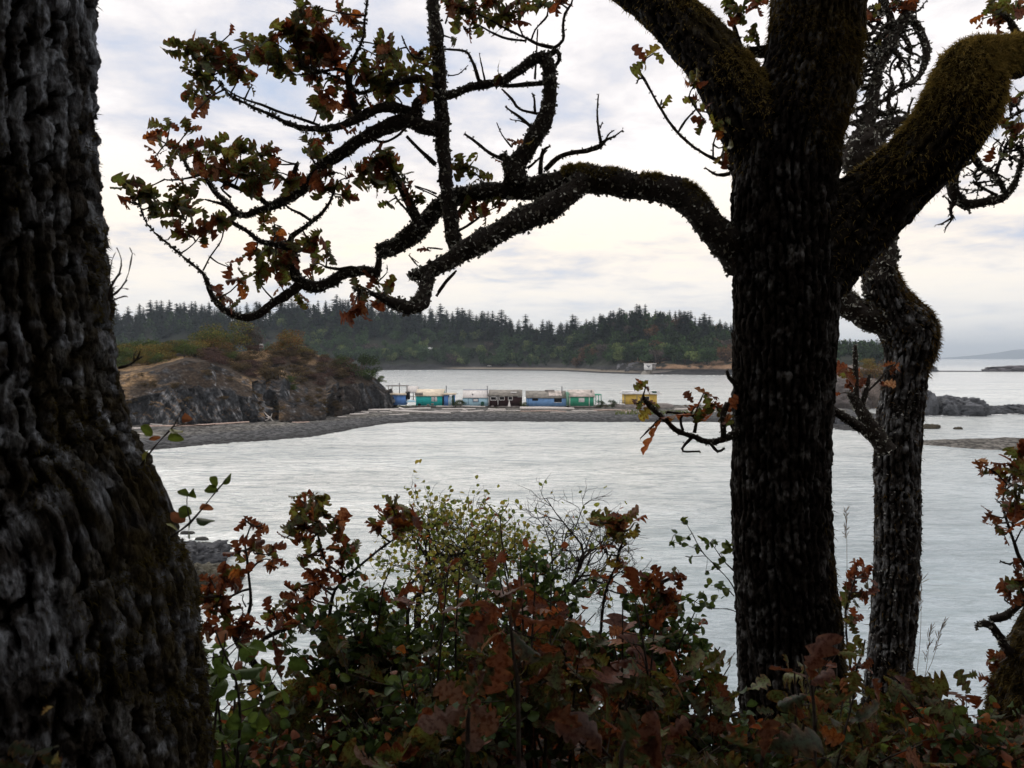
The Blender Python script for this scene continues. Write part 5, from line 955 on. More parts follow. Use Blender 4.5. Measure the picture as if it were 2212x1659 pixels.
for pts_ in HB: branch(T1, pts_, D1+.35, C, fs=.013, tw=(5, .10, .007))
br_top = [[(2090, 110, 20), (2195, 100, 14), (2190, 60, 9), (2170, 35, 6)], [(2195, 95, 8), (2230, 50, 6)], [(1600, 110, 9), (1592, 80, 7), (1585, 55, 5)], [(1660, 112, 16), (1632, 112, 14), (1612, 108, 10)], [(1640, 110, 6), (1636, 85, 4)]]
for pts_ in br_top: branch(T1, pts_, D1+.15, lichen=.6)
CLA = [(430,260,80,12,.1),(520,280,70,12,.2),(600,230,50,5,.1),(655,165,22,1,.5),(650,330,60,10,.6),(700,370,50,7,.7),(760,430,28,2,.7),(480,380,55,7,.15),(470,470,55,8,.3),(530,490,55,8,.35),(490,550,30,3,.8),(780,270,60,10,.2),(740,220,40,4,.1),(850,200,50,7,.1),(860,310,60,10,.3),(940,170,60,9,.3),(1010,60,55,7,.05),(1080,40,35,4,.1),(1000,160,75,14,.3),(1100,130,70,12,.6),(1200,60,40,5,.3),(1150,220,75,14,.8),(1040,250,75,14,.5),(960,290,70,10,.5),(950,370,40,5,.2),(1265,110,45,7,.9),(1275,190,35,4,.8),(1080,340,65,10,.5),(1180,320,50,7,.7),(1100,400,45,5,.5),(1110,480,50,7,.8),(1090,550,45,5,.2),(1180,430,35,4,.5),(1310,310,35,4,.1),(1390,230,45,6,.1),(1400,290,50,7,.4),(1460,270,55,7,.2),(1320,400,65,11,.25),(1400,400,65,11,.4),(1440,470,50,7,.4),(1620,260,45,7,.3),(1500,370,40,5,.3),(1640,330,35,4,.7),(1560,390,50,6,.2),(1620,440,45,5,.3),(1230,540,50,7,.8),(1250,590,35,4,.4),(1150,680,35,4,.3),(1340,500,35,4,.2),(1240,670,20,2,1.),
       (280,665,50,6,.8),(345,620,28,3,.2),(440,650,50,5,.4),(270,790,45,4,.95),(340,820,45,4,.2),(400,760,40,5,.4),(480,780,55,8,.75),(560,740,50,7,.3),(620,790,60,9,.4),(700,770,55,8,.2),(720,840,70,13,.3),(800,790,50,7,.3),(850,780,40,4,.5),(660,890,50,7,.6),(780,900,70,11,.15),(870,870,45,6,.3),(940,920,50,7,.3),(410,940,45,6,.5),(480,890,40,5,.3),(580,850,45,5,.5),(130,940,50,6,.05),(160,1010,55,7,.3),(230,950,35,4,.1),(240,1050,45,6,.2),(100,1010,30,2,.1),(380,1030,50,7,.15),(430,1060,50,7,.2),(370,1110,45,5,.2),(440,1190,50,7,.5),(540,1150,50,8,.4),(510,1190,35,4,.4),(590,1110,45,5,.2),(1040,720,40,5,.2),(1070,790,50,8,.3),(1100,900,50,7,.3),(1160,880,45,5,.3),(1130,960,55,7,.3),(1220,990,45,5,.7),(1240,900,25,3,.5),
       (1330,860,60,10,.15),(1400,800,65,12,.5),(1450,780,50,7,.2),(1380,930,55,9,.1),(1450,900,50,8,.2),(1530,900,45,5,.1),(1440,1030,28,3,.1),(1550,980,45,5,.5),(1600,1020,35,4,.7),(820,1130,45,5,.3),(870,1140,35,3,.0),(750,1300,50,3,.6),(650,1355,45,2,.5),(850,1260,60,8,.3),(870,1330,50,7,.2),(700,1420,50,6,.6),(790,1390,50,6,.2),(920,1350,60,8,.3),(1060,1350,50,4,.3),(1060,1210,60,9,.3),(1130,1290,50,6,.5),(980,1280,50,7,.4),(890,1200,45,3,1.),(900,1440,35,3,.9),(990,1510,35,4,.4),(610,1500,45,5,.7),(660,1550,28,3,.6),(1270,1575,55,6,.9),(1300,1540,35,3,.8),(1380,1430,50,4,.8),(1430,1480,50,6,.4),(1290,1460,35,3,.1),(1400,1550,35,3,.9)]
CLB = [(300,30,50,5,.7),(380,50,80,12,.4),(460,30,80,12,.3),(420,120,50,5,.5),(380,150,35,3,.8),(600,80,70,9,.3),(650,20,55,7,.3),(690,60,35,4,.4),(760,20,50,6,.1),(870,20,45,5,.6),(320,195,20,1,.1),(560,380,18,2,.3),(540,430,22,2,.6),(390,850,50,8,.1),(450,890,40,5,.1),(300,945,28,2,1.),(520,800,30,1,1.),(370,1070,45,7,.3),(430,1050,45,5,.2),(560,1030,35,4,.7),(480,1095,35,4,.4),(640,720,22,2,1.),(700,730,12,1,.8),(195,1260,28,2,.9)]
CLR = [(1290,310,50,4,.25),(1340,270,30,1,.5),(1540,440,45,4,.7),(1530,500,35,3,.2),(1610,530,28,2,.9),(1635,575,28,1,.6),(1590,612,35,2,.3),(1650,650,35,3,.7),(1700,620,28,2,.7),(1705,740,35,3,.9),(1680,790,35,3,.4),(1390,530,8,1,1)]
CLA = [(a, b, c_, n_, br_*.85) for a, b, c_, n_, br_ in CLA]
foliage(T1, CLA, A, size=.108, dens=1.15); foliage(T1, CLB, B, size=.105, dens=1.15, parent=None); foliage(T1, CLR, B, size=.115, yellow=.5, dens=1)
foliage(T1, [(180,70,55,9,.05),(250,80,50,7,.05),(345,35,40,6,.9),(345,200,40,5,.0)], C, size=.10); foliage(T1, [(1650,110,35,2,.9),(1740,60,55,8,.4),(1850,60,55,8,.4),(1760,130,45,4,.8),(1700,25,35,4,.5),(1840,610,35,4,.6),(1790,740,55,6,.7),(1850,780,45,5,.3),(1720,860,45,3,.7),(1885,540,28,3,.1),(1880,720,35,4,.8)], C, size=.105)
foliage(T1, [(1395,835,24,3,.8),(1385,862,18,2,.6),(1410,880,22,3,.7),(1372,872,10,1,.9)], ident, size=.085, yellow=.2); foliage(T1, [(1520,850,40,3,.7),(1535,872,32,4,.95),(1555,890,25,3,.7),(1500,880,28,2,.9),(1570,905,14,2,.9)], ident, size=.115)
mb = MB(); leaves(mb, np.array([W(1428, 905, D1-.07), W(1500, 895, D1-.07)]), np.array([[-.45, 0, -1.], [-.9, .1, -.05]]), np.array([.185, .16]), np.array([[.36, .12, .04], [.30, .10, .05]]), 'oak', .25, edge=(.12, .09, .03)); finish(mb, T1, 'leaf', [M['leaf']])

# ---- slender crooked tree behind
D2 = 5.2
T2 = root('oak_tree', W(1911, 1880, D2), 'slender crooked oak with lichen covered bark standing behind the thick trunk', 'tree')
pts = [(1890, 560, 36, .1), (1908, 620, 42), (1930, 670, 56), (1962, 712, 66), (1968, 750, 60), (1958, 800, 50), (1952, 850, 51), (1942, 920, 53), (1939, 1000, 52), (1939, 1160, 51), (1932, 1320, 52), (1922, 1420, 51), (1912, 1514, 53), (1906, 1640, 58), (1900, 1760, 66), (1896, 1960, 80)]
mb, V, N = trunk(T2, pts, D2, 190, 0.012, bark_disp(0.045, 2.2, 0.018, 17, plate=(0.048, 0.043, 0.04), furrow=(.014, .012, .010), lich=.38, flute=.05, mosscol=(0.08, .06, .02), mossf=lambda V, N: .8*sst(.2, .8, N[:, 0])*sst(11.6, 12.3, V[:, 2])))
p, q = pick(V, N, 9000, sst(.1, .8, N[:, 0])*sst(11.8, 12.3, V[:, 2])+.02); fibres(mb, p, q, .035, .0025, (0.19, 0.12, 0.04), (0.06, 0.045, 0.02), m=1)
p, q = pick(V, N, 3500, sst(.3, .6, vn(V*3, 9))); flakes(mb, p, q, .014, colA=(.34, .34, .32), m=2)
finish(mb, T2, 'trunk', [M['bark'], M['moss'], M['lichen']])
branch(T2, [(1960, 735, 50), (1925, 695, 42), (1880, 682, 36), (1840, 662, 33), (1790, 625, 30), (1700, 560, 25)], D2, fs=.018, moss=.1)
branch(T2, [(1905, 640, 40), (1905, 580, 38), (1908, 530, 38), (1900, 470, 40), (1880, 400, 46), (1868, 345, 50), (1862, 300, 44), (1850, 290, 20)], D2, fs=.018)
TB = [[(900, 900, 80), (960, 800, 60), (985, 740, 42), (1010, 620, 36), (1035, 500, 32), (1058, 390, 30), (1100, 300, 30), (1150, 200, 30), (1200, 110, 28), (1240, 50, 24), (1275, -20, 20), (1300, -150, 14)], [(1190, 110, 26), (1260, 130, 26), (1300, 200, 26), (1330, 270, 23), (1325, 350, 22), (1300, 420, 18), (1260, 470, 16), (1180, 520, 13), (1100, 570, 12), (1050, 600, 12)], [(1150, 200, 26), (1120, 100, 22), (1090, 0, 20), (1080, -120, 14)], [(930, 850, 60), (1050, 770, 55), (1150, 720, 45), (1230, 720, 30)],
      [(1060, 390, 16), (1000, 330, 14), (950, 320, 12), (900, 350, 8)], [(1090, 290, 14), (1030, 270, 12), (960, 265, 10), (900, 280, 6)], [(1040, 500, 15), (980, 500, 14), (920, 490, 12), (870, 500, 8)], [(1020, 600, 14), (960, 620, 13), (900, 640, 12), (850, 650, 10), (830, 740, 8)], [(1000, 690, 14), (930, 700, 12), (870, 720, 10), (820, 745, 6)], [(1050, 440, 12), (990, 430, 11), (940, 400, 9), (930, 340, 7)], [(1100, 250, 9), (1060, 190, 8), (1000, 200, 7), (950, 240, 5)], [(1120, 180, 8), (1050, 120, 7), (990, 130, 6)], [(1060, 130, 7), (1000, 210, 6), (970, 230, 5)], [(1120, 580, 9), (1110, 520, 7), (1130, 640, 8), (1200, 650, 8), (1240, 680, 8)],
      [(1120, 510, 5), (1180, 490, 4), (1215, 465, 3)], [(1040, 660, 14), (1100, 660, 12), (1150, 640, 10)], [(1120, 280, 18), (1180, 330, 14), (1170, 390, 10)], [(1200, 200, 15), (1240, 280, 12), (1230, 340, 9)], [(1010, 470, 9), (970, 460, 8), (960, 400, 7)], [(1010, 300, 6), (1030, 230, 6)], [(900, 150, 12), (960, 120, 12), (1060, 60, 14)]]
for pts_ in TB: branch(T2, [(a, b, c_*1.22) for a, b, c_ in pts_], D2, C, fs=.017, lichen=1.0, tw=(9, .17, .010))
for pts_ in ([(1915, 975, 26), (1890, 935, 24), (1868, 900, 18), (1850, 870, 12), (1835, 850, 8)], [(1905, 960, 20), (1875, 935, 15), (1850, 915, 10), (1810, 890, 8)], [(1860, 880, 9), (1870, 850, 7), (1878, 810, 4)], [(1850, 870, 8), (1848, 790, 7), (1847, 745, 4)], [(1845, 800, 4), (1852, 790, 3)], [(1870, 850, 3), (1900, 820, 3), (1915, 800, 2)]):
    branch(T2, pts_, D2-.3, lichen=.6, fs=.012)
foliage(T2, [(1825,800,22,5,.95),(1845,810,20,4,.95),(1835,830,22,4,.95),(1855,835,16,3,.95),(1936,790,16,2,.95),(1945,818,20,2,.9),(1905,830,16,2,1),(1815,850,10,1,1)], ident, size=.13)
foliage(T2, [(1180,30,50,6,.7),(1060,220,40,5,.7),(1000,60,35,4,.2),(1150,20,45,5,.4),(1020,110,30,3,.8)], C, size=.13)


# ---- tree at the lower right edge
D3 = 3.35
T3 = root('oak_tree', W(2215, 1800, D3), 'leaning mossy oak trunk entering the lower right corner', 'tree')
pts = [(2420, 1080, 60, .1), (2330, 1240, 72), (2268, 1380, 82), (2232, 1480, 90), (2215, 1570, 92), (2212, 1680, 94), (2210, 1820, 105), (2208, 1950, 120)]
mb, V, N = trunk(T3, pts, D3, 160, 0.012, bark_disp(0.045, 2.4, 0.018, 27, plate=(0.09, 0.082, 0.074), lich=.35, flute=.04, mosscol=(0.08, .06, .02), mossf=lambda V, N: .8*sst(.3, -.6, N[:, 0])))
p, q = pick(V, N, 12000, sst(.2, -.7, N[:, 0])*sst(.35, .55, vn(V*5, 2))+.01); fibres(mb, p, q, .028, .002, (0.17, 0.125, 0.04), (0.06, 0.045, 0.02), m=1)
finish(mb, T3, 'trunk', [M['bark'], M['moss']])
for pts_ in ([(1310, 1190, 30), (1280, 1150, 26), (1255, 1105, 24), (1215, 1062, 22), (1180, 1060, 15), (1163, 1072, 8)], [(1225, 1040, 22), (1280, 1028, 22), (1330, 990, 20), (1400, 930, 18), (1480, 860, 14)], [(1480, 900, 18), (1400, 860, 14), (1345, 790, 12), (1320, 720, 10), (1292, 640, 7), (1275, 570, 6), (1280, 500, 5), (1310, 440, 4)], [(1345, 790, 6), (1300, 812, 5), (1262, 800, 4)], [(1325, 720, 6), (1350, 670, 5), (1375, 650, 4)], [(1275, 570, 4), (1240, 540, 3)], [(1290, 480, 4), (1240, 430, 3), (1200, 410, 3)], [(1400, 520, 6), (1330, 480, 5), (1290, 500, 4)], [(1450, 1200, 40), (1360, 1290, 40), (1300, 1330, 30)]):
    branch(T3, pts_, D3, S8, fs=.012, lichen=.8)
foliage(T3, [(1200,400,35,4,.95),(1230,430,28,3,.9),(1300,400,45,7,.8),(1340,370,45,7,.4),(1300,450,45,6,.8),(1345,440,40,6,.7),(1330,540,50,9,.25),(1350,590,45,6,.3),(1250,530,30,3,.95),(1220,605,32,3,.95),(1240,650,32,3,.95),(1270,690,32,3,.9),(1310,640,20,2,.8),(1330,840,35,4,.9),(1340,900,45,7,.4),(1290,935,38,5,.95),(1350,930,35,5,.2),(1380,400,50,8,.6),(1400,600,50,8,.5)], S8, size=.10, edge=(.30, .14, .08))
foliage(T3, [(1230,1200,32,5,.9),(1200,1280,30,4,.9),(1250,1230,25,3,.8),(1260,1390,28,4,.3)], S8, size=.09)

# ================================================================== undergrowth
def sapling(name, label, cat, d, stems, clusters, cr, size, base, kind='oak', group=None, lich=.5, yellow=0.0, dens=1.0, edge=(0.22, 0.08, 0.035), stemr=.003, fs=.009):
    t_ = root(name, (W(base[0], base[1], d)[0], d, float(bluff_z(W(base[0], base[1], d)[0], d))), label, cat, group)
    for s_ in stems: branch(t_, s_, d, cr, lichen=lich, name='stem', fs=fs)
    bx_ = cr(*stems[0][0][:2]); b0 = np.array(t_.location); a = W(bx_[0], bx_[1], d); r_ = px(stems[0][0][2]*(cr(1, 0)[0]-cr(0, 0)[0]), d)
    mb = MB(); tube(mb, [[*b0, r_*1.3], [*((a+b0)/2+rng.normal(size=3)*.03), r_*1.15], [*a, r_]], .03, 10, disp=crust_disp(.002, 3, 2)); finish(mb, t_, 'stem', [M['branch']], False)
    foliage(t_, clusters, cr, size=size, kind=kind, yellow=yellow, dens=dens, edge=edge, stemr=stemr); return t_
sapling('oak_sapling', 'crooked oak sapling with red brown leaves beside the flaring left trunk', 'sapling', 2.9, [[(620, 1400, 32), (580, 1330, 30), (500, 1230, 28), (425, 1130, 27), (365, 1040, 24), (310, 970, 26), (270, 900, 20), (235, 840, 14), (200, 780, 8)], [(300, 930, 13), (345, 830, 12), (370, 740, 12), (366, 640, 10), (356, 560, 8), (350, 480, 7), (338, 410, 7), (362, 330, 6), (375, 300, 4)], [(362, 565, 7), (405, 515, 6), (455, 492, 5), (490, 500, 4)], [(365, 660, 9), (320, 670, 8), (260, 700, 8), (200, 700, 6)], [(390, 1030, 11), (420, 980, 12), (450, 935, 14), (540, 890, 17), (620, 862, 14), (660, 840, 8)], [(345, 760, 6), (325, 720, 5), (330, 690, 4)], [(430, 1180, 20), (390, 1190, 14), (350, 1190, 9)], [(410, 460, 4), (470, 470, 4)]],
        [(340,265,35,3,.95),(425,300,38,3,.95),(380,425,42,5,.95),(300,450,30,3,.95),(420,440,30,3,.9),(500,420,45,2,.9),(515,490,35,3,.8),(485,540,35,3,.9),(320,570,30,2,.95),(220,600,60,7,.95),(150,610,45,5,.95),(270,620,40,4,.9),(130,690,50,6,.9),(180,740,60,8,.6),(90,730,50,6,.6),(60,690,35,4,.9),(230,790,60,8,.7),(320,850,65,7,.95),(380,900,50,5,.95),(110,870,55,6,.95),(290,900,50,6,.8),(560,800,50,4,.8),(490,780,50,4,.3),(470,835,45,4,.9),(550,850,40,3,.7),(640,850,40,4,.7),(500,950,45,3,.9),(380,440,20,2,.9)], S6, .105, (640, 1900), edge=(.24, .09, .05))
sapling('oak_sapling', 'forked oak sapling with rusty clusters rising left of the pale leaved bush', 'sapling', 3.1, [[(800, 930, 13), (806, 870, 13), (820, 740, 12), (845, 660, 11), (890, 600, 11), (840, 550, 8), (792, 510, 8), (765, 430, 8), (745, 350, 7), (740, 250, 5)], [(890, 600, 9), (985, 525, 8), (1095, 435, 8), (1190, 362, 7), (1190, 300, 5)], [(885, 580, 5), (880, 500, 4), (870, 460, 3)], [(700, 900, 8), (740, 860, 6), (780, 900, 6)]],
        [(720,140,45,5,.1),(640,155,40,4,.0),(760,160,45,5,.5),(690,210,60,9,.4),(760,220,60,8,.5),(650,260,55,7,.3),(840,270,50,6,.8),(860,320,50,6,.5),(600,300,45,5,.1),(680,320,60,8,.8),(740,290,50,7,.6),(570,370,35,3,.1),(650,370,50,6,.6),(700,470,50,5,.3),(740,450,40,4,.5),(650,490,30,2,.9),(1160,200,50,5,.2),(1130,240,50,6,.3),(1210,250,60,8,.6),(1280,270,60,6,.8),(1200,310,50,6,.9),(1080,330,55,5,.95),(1170,330,40,4,.8),(870,450,45,6,.9),(940,410,45,3,.4),(880,510,45,5,.95),(800,560,50,6,.9),(740,590,50,5,.95),(720,620,45,4,.9),(620,660,50,6,.8),(590,700,45,5,.5),(690,700,50,6,.8),(760,640,45,4,.9),(650,760,45,4,.9),(590,750,40,3,.3),(810,640,35,3,.8),(850,760,0,0,0)], S6, .095, (820, 1880))
sapling('oak_sapling', 'thin oak sapling with orange green leaves on top, at the centre right over the water', 'sapling', 3.0, [[(955, 900, 11), (965, 760, 11), (988, 650, 10), (1015, 580, 9), (1040, 530, 9), (1055, 450, 9), (1078, 395, 8), (1080, 340, 5)], [(985, 660, 6), (1045, 682, 6), (1108, 692, 5)], [(1000, 610, 5), (1050, 570, 5), (1090, 550, 4)], [(1060, 440, 5), (1100, 405, 4)], [(1050, 470, 6), (1000, 470, 5), (990, 465, 4)], [(1090, 690, 4), (1100, 705, 3)]],
        [(950,290,45,4,.2),(1000,280,55,7,.4),(1050,250,45,4,.8),(1100,260,50,4,.8),(1140,290,40,2,.8),(1040,320,55,6,.3),(1010,350,45,4,.7),(1080,360,40,4,.2),(970,435,35,3,.8),(1090,515,38,3,.95),(1040,500,30,3,.95),(950,590,35,3,.9),(1060,530,25,2,1)], S7, .105, (970, 1500), yellow=.1)
sapling('oak_sapling', 'small dark oak sapling with a dense brown top, right of centre', 'sapling', 2.9, [[(1290, 900, 10), (1285, 800, 9), (1280, 700, 8), (1270, 630, 6)]], [(1240,600,50,7,.9),(1200,640,45,5,.9),(1290,620,50,7,.4),(1350,600,45,5,.7),(1400,600,30,2,1),(1250,690,55,8,.2),(1320,690,55,8,.8),(1360,730,45,6,.95),(1260,760,50,6,.5),(1300,770,45,5,.9)], S7, .095, (1290, 1500))
sapling('oak_sapling', 'oak sapling with brown leaves between the two upright trunks', 'sapling', 4.0, [[(655, 1320, 7), (665, 1250, 7), (690, 1180, 6), (700, 1130, 5)], [(620, 1000, 6), (640, 930, 5), (660, 870, 4)], [(640, 1240, 7), (625, 1130, 6), (620, 1000, 6)]], [(660,830,32,5,.85),(690,850,32,5,.8),(710,870,28,4,.6),(640,880,32,5,.7),(690,930,34,5,.95),(650,950,32,5,.4),(630,1000,32,4,.5),(660,1040,30,5,.9),(640,1060,26,3,.9),(680,1170,32,4,.1),(640,1180,26,3,.1),(660,1230,34,5,.95),(690,1240,28,3,.95),(630,1240,24,3,.8),(620,940,30,4,.6)], S8, .115, (655, 1900))
# generic small leaved shrub
def twiggy(mb, p, dr, L, r, lev, ends, spread=.55, m=0, kids=3, gnarl=.25):
    n = 3; q = p.copy(); path = [[*q, r]]
    for i in range(n):
        dr = nrm(dr + rng.normal(size=3)*gnarl); q = q + dr*L/n; path.append([*q, r*(1-.45*(i+1)/n)])
        if lev > 0 and i > 0:
            for _ in range(kids-1): twiggy(mb, q, nrm(dr+rng.normal(size=3)*spread), L*rng.uniform(.55, .8), r*.55, lev-1, ends, spread, m, kids, gnarl)
    tube(mb, path, L/5, 5 if r < .006 else 8, m=m, cap=False); ends.append((q, dr, lev)); ends.append((np.array(path[-2][:3]), dr, lev))
def bush(name, label, x0, x1, y0, y1, d, kind, n, size, brown=.3, cols=None, base=None, stems=9, group=None, dspread=.25, clump=6, curl=.35, yexp=.8, cat='shrub'):
    xc, yc = (x0+x1)/2, (y0+y1)/2; bx_ = base or W(xc, y1, d)[0]; b0 = np.array([bx_, d, float(bluff_z(bx_, d))])
    t_ = root(name, b0, label, cat, group); mb = MB(); lf = MB(); tips = []
    for s_ in range(stems):
        x = x0+(x1-x0)*(s_+rng.uniform(.1, .9))/stems; e = 1-abs((x-xc)/(x1-x0)*2)**2.2*.55; y = y1-(y1-y0)*e*rng.uniform(.75, 1.0); dd_ = d+rng.uniform(-dspread, dspread); tp = W(x, y, dd_)
        q0 = b0+[rng.uniform(-.12, .12), rng.uniform(-.1, .1), -.02]; m1 = q0*.5+tp*.5+np.array([(tp-b0)[0]*-.12, 0, .04])+rng.normal(size=3)*.03
        path = [[*q0, .006], [*m1, .0045], [*tp, .0022]]; tube(mb, path, .05, 6, cap=False); G_ = smooth_path(path, .05)[:, :3]; tips.append(G_)
    per = max(1, n//(stems*clump))
    for G_ in tips:
        for k in range(clump):
            t = rng.uniform(.25, 1)**.7; p = G_[min(int(t*(len(G_)-1)), len(G_)-1)]; dr = nrm(rng.normal(size=3)*[1, .8, .7]+[0, 0, .35]); L = rng.uniform(.08, .22); q = p+dr*L
            tube(mb, [[*p, .0022], [*((p+q)/2+rng.normal(size=3)*.01), .0016], [*q, .001]], .06, 4, cap=False)
            u = rng.random((per, 1)); pos = p*(1-u)+q*u+rng.normal(size=(per, 3))*.018; dirs = rng.normal(size=(per, 3))*[1, .9, .6]+dr*.5+[0, 0, -.05]
            if kind == 'oak': tn = tints(per, brown)*.78
            else: cc_ = np.array(cols); tn = cc_[rng.integers(0, len(cc_), per)]*rng.uniform(.7, 1.3, (per, 1)); k2 = rng.random(per) < brown; tn[k2] = BROWNS[rng.integers(0, 5, k2.sum())]
            leaves(lf, pos, dirs, size*(.55+.7*rng.random(per)), tn, kind, curl, edge=(.2, .08, .04) if kind == 'oak' else None)
    finish(mb, t_, 'stems', [M['twig']], False); finish(lf, t_, 'foliage', [M['leaf' if kind == 'oak' else 'small_leaf']]); return t_
SB = [(0.07, 0.12, 0.035), (0.05, 0.09, 0.03), (0.10, 0.15, 0.045), (0.04, 0.07, 0.027)]; YB = [(0.24, 0.28, 0.07), (0.17, 0.24, 0.065), (0.34, 0.31, 0.09)]
G1 = 'snowberry bushes of the thicket'; G3 = 'low oak regrowth in the thicket'
def tb(name, label, x, y, d, L, r, lev, leafn, size, cols, brown, lean=0.0, kids=3, spread=.55, trunks=3, base_y=None):
    p = W(x, y, d); b0 = np.array([p[0], d, float(bluff_z(p[0], d))]); t_ = root(name, b0, label, 'shrub'); mb = MB(); ends = []
    for k in range(trunks): 
        q = p+[rng.uniform(-.06, .06), rng.uniform(-.05, .05), 0]; tube(mb, [[*b0, r*1.3], [*((b0+q)/2+rng.normal(size=3)*.04), r*1.1], [*q, r]], .06, 7, cap=False); twiggy(mb, q, nrm(np.array([lean+rng.uniform(-.6, .6), rng.uniform(-.3, .3), 1])), L, r, lev, ends, spread, kids=kids, gnarl=.35)
    finish(mb, t_, 'stems', [M['branch']], False)
    if leafn:
        E = [e for e in ends if e[2] <= 1]; idx = rng.integers(0, len(E), leafn); P_ = np.array([E[i][0] for i in idx])+rng.normal(size=(leafn, 3))*.030; D_ = rng.normal(size=(leafn, 3)); cc_ = np.array(cols); tn = cc_[rng.integers(0, len(cc_), leafn)]*rng.uniform(.7, 1.3, (leafn, 1)); k2 = rng.random(leafn) < brown; tn[k2] = BROWNS[rng.integers(0, 5, k2.sum())]
        lf = MB(); leaves(lf, P_, D_, size*(.6+.6*rng.random(leafn)), tn, 'round', .25); finish(lf, t_, 'foliage', [M['small_leaf']])
    return t_
tb('wild_rose_bush', 'wiry bush with tiny yellow green leaves, left of centre above the thicket', 890, 1320, 4.2, .34, .011, 4, 1700, .030, YB, .06, 0, 3, .6, 4)
tb('wild_rose_bush', 'wiry yellow green bush directly right of its twin, touching the bare forked twig', 1020, 1320, 4.3, .30, .010, 4, 1200, .030, YB, .06, .1, 3, .6, 3)
tb('dead_shrub', 'almost leafless grey twiggy shrub reaching up over the water at the centre', 1215, 1330, 4.0, .31, .012, 4, 160, .030, YB, .1, .1, 3, .5, 3)
t_ = root('dead_twig', (W(1090, 1300, 3.3)[0], 3.3, float(bluff_z(0, 3.3))), 'bare forked twig standing between the yellow green bushes', 'twig')
for s_ in ([(440, 600, 6), (415, 480, 6), (400, 370, 5), (393, 260, 4), (415, 225, 3), (440, 178, 2)], [(393, 255, 3), (350, 215, 3), (310, 175, 2), (265, 178, 1.5)], [(400, 315, 3), (440, 275, 2.5), (462, 240, 2), (488, 228, 1.2)], [(472, 440, 2.5), (475, 300, 2), (460, 220, 1.5), (445, 195, 1)], [(320, 185, 2), (295, 160, 1.2)]): branch(t_, s_, 3.3, S7, lichen=0, name='twig', mat='twig')
sapling('snowberry_bush', 'snowberry bush with round green leaves arching out left of the thick trunk', 'shrub', 3.05, [[(1760, 820, 5), (1690, 640, 4.5), (1600, 535, 4), (1520, 450, 3.5), (1465, 350, 3), (1430, 290, 2)], [(1700, 560, 4), (1640, 500, 3.5), (1590, 430, 3), (1540, 372, 2)], [(1740, 800, 4), (1660, 770, 3.5), (1560, 765, 3), (1480, 730, 2.5), (1430, 700, 2)], [(1700, 700, 4), (1640, 640, 3), (1570, 640, 2)], [(1520, 450, 2.5), (1450, 420, 2), (1350, 395, 1.5)], [(1600, 535, 2.5), (1540, 560, 2), (1550, 480, 2), (1450, 480, 1.5)], [(1700, 450, 3), (1660, 400, 2.5), (1650, 380, 2)]],
        [(1420,290,22,3,.4),(1375,350,25,3,.4),(1350,395,25,3,.3),(1440,375,30,3,.1),(1400,410,22,2,0),(1480,430,22,2,0),(1455,485,22,2,.1),(1535,378,26,3,.3),(1580,395,24,2,0),(1600,400,24,2,0),(1555,415,18,2,.4),(1660,400,40,5,.1),(1650,440,30,4,0),(1630,480,22,2,0),(1590,520,25,3,.2),(1550,560,15,1,.3),(1560,635,26,2,0),(1640,635,22,2,0),(1600,650,28,3,.1),(1655,690,36,4,0),(1440,710,34,4,.1),(1500,700,34,4,0),(1530,740,40,5,0),(1580,720,34,4,0),(1570,765,30,4,.1),(1480,760,30,4,.1)], S7, .036, (1700, 1500), kind='round', lich=0, edge=None, stemr=.0012)
bush('snowberry_bush', 'snowberry bush with round green leaves below the forked oak sapling', 600, 1010, 1215, 1500, 2.95, 'round', 1700, .036, .06, SB, stems=12, group=None)
bush('snowberry_bush', 'round leaved green bush filling the middle of the thicket', 930, 1330, 1190, 1520, 3.1, 'round', 2300, .038, .08, SB, stems=14)
bush('snowberry_bush', 'round leaved green bush between the centre and the thick trunk', 1260, 1600, 1290, 1600, 2.95, 'round', 1800, .038, .15, SB, stems=12)
bush('snowberry_bush', 'larger leaved bright green bush against the flaring left trunk', 425, 540, 1330, 1580, 2.3, 'round', 170, .058, .12, [(0.11, 0.18, 0.045), (0.08, 0.14, 0.04)], stems=6)
bush('snowberry_bush', 'dim green bush low in front, in the lower middle of the photo', 720, 1180, 1440, 1720, 2.45, 'round', 1000, .034, .15, SB, stems=14)
bush('snowberry_bush', 'dim green bush low in front of the thick trunk', 1380, 1900, 1530, 1760, 2.6, 'round', 800, .034, .25, SB, stems=12)
bush('snowberry_bush', 'dim green bush low in the right corner before the leaning trunk', 1900, 2260, 1540, 1760, 2.7, 'round', 650, .036, .3, SB, stems=10)
bush('snowberry_bush', 'dim bush low at the foot of the flaring left trunk', 400, 760, 1560, 1760, 2.4, 'round', 500, .034, .35, SB, stems=10)
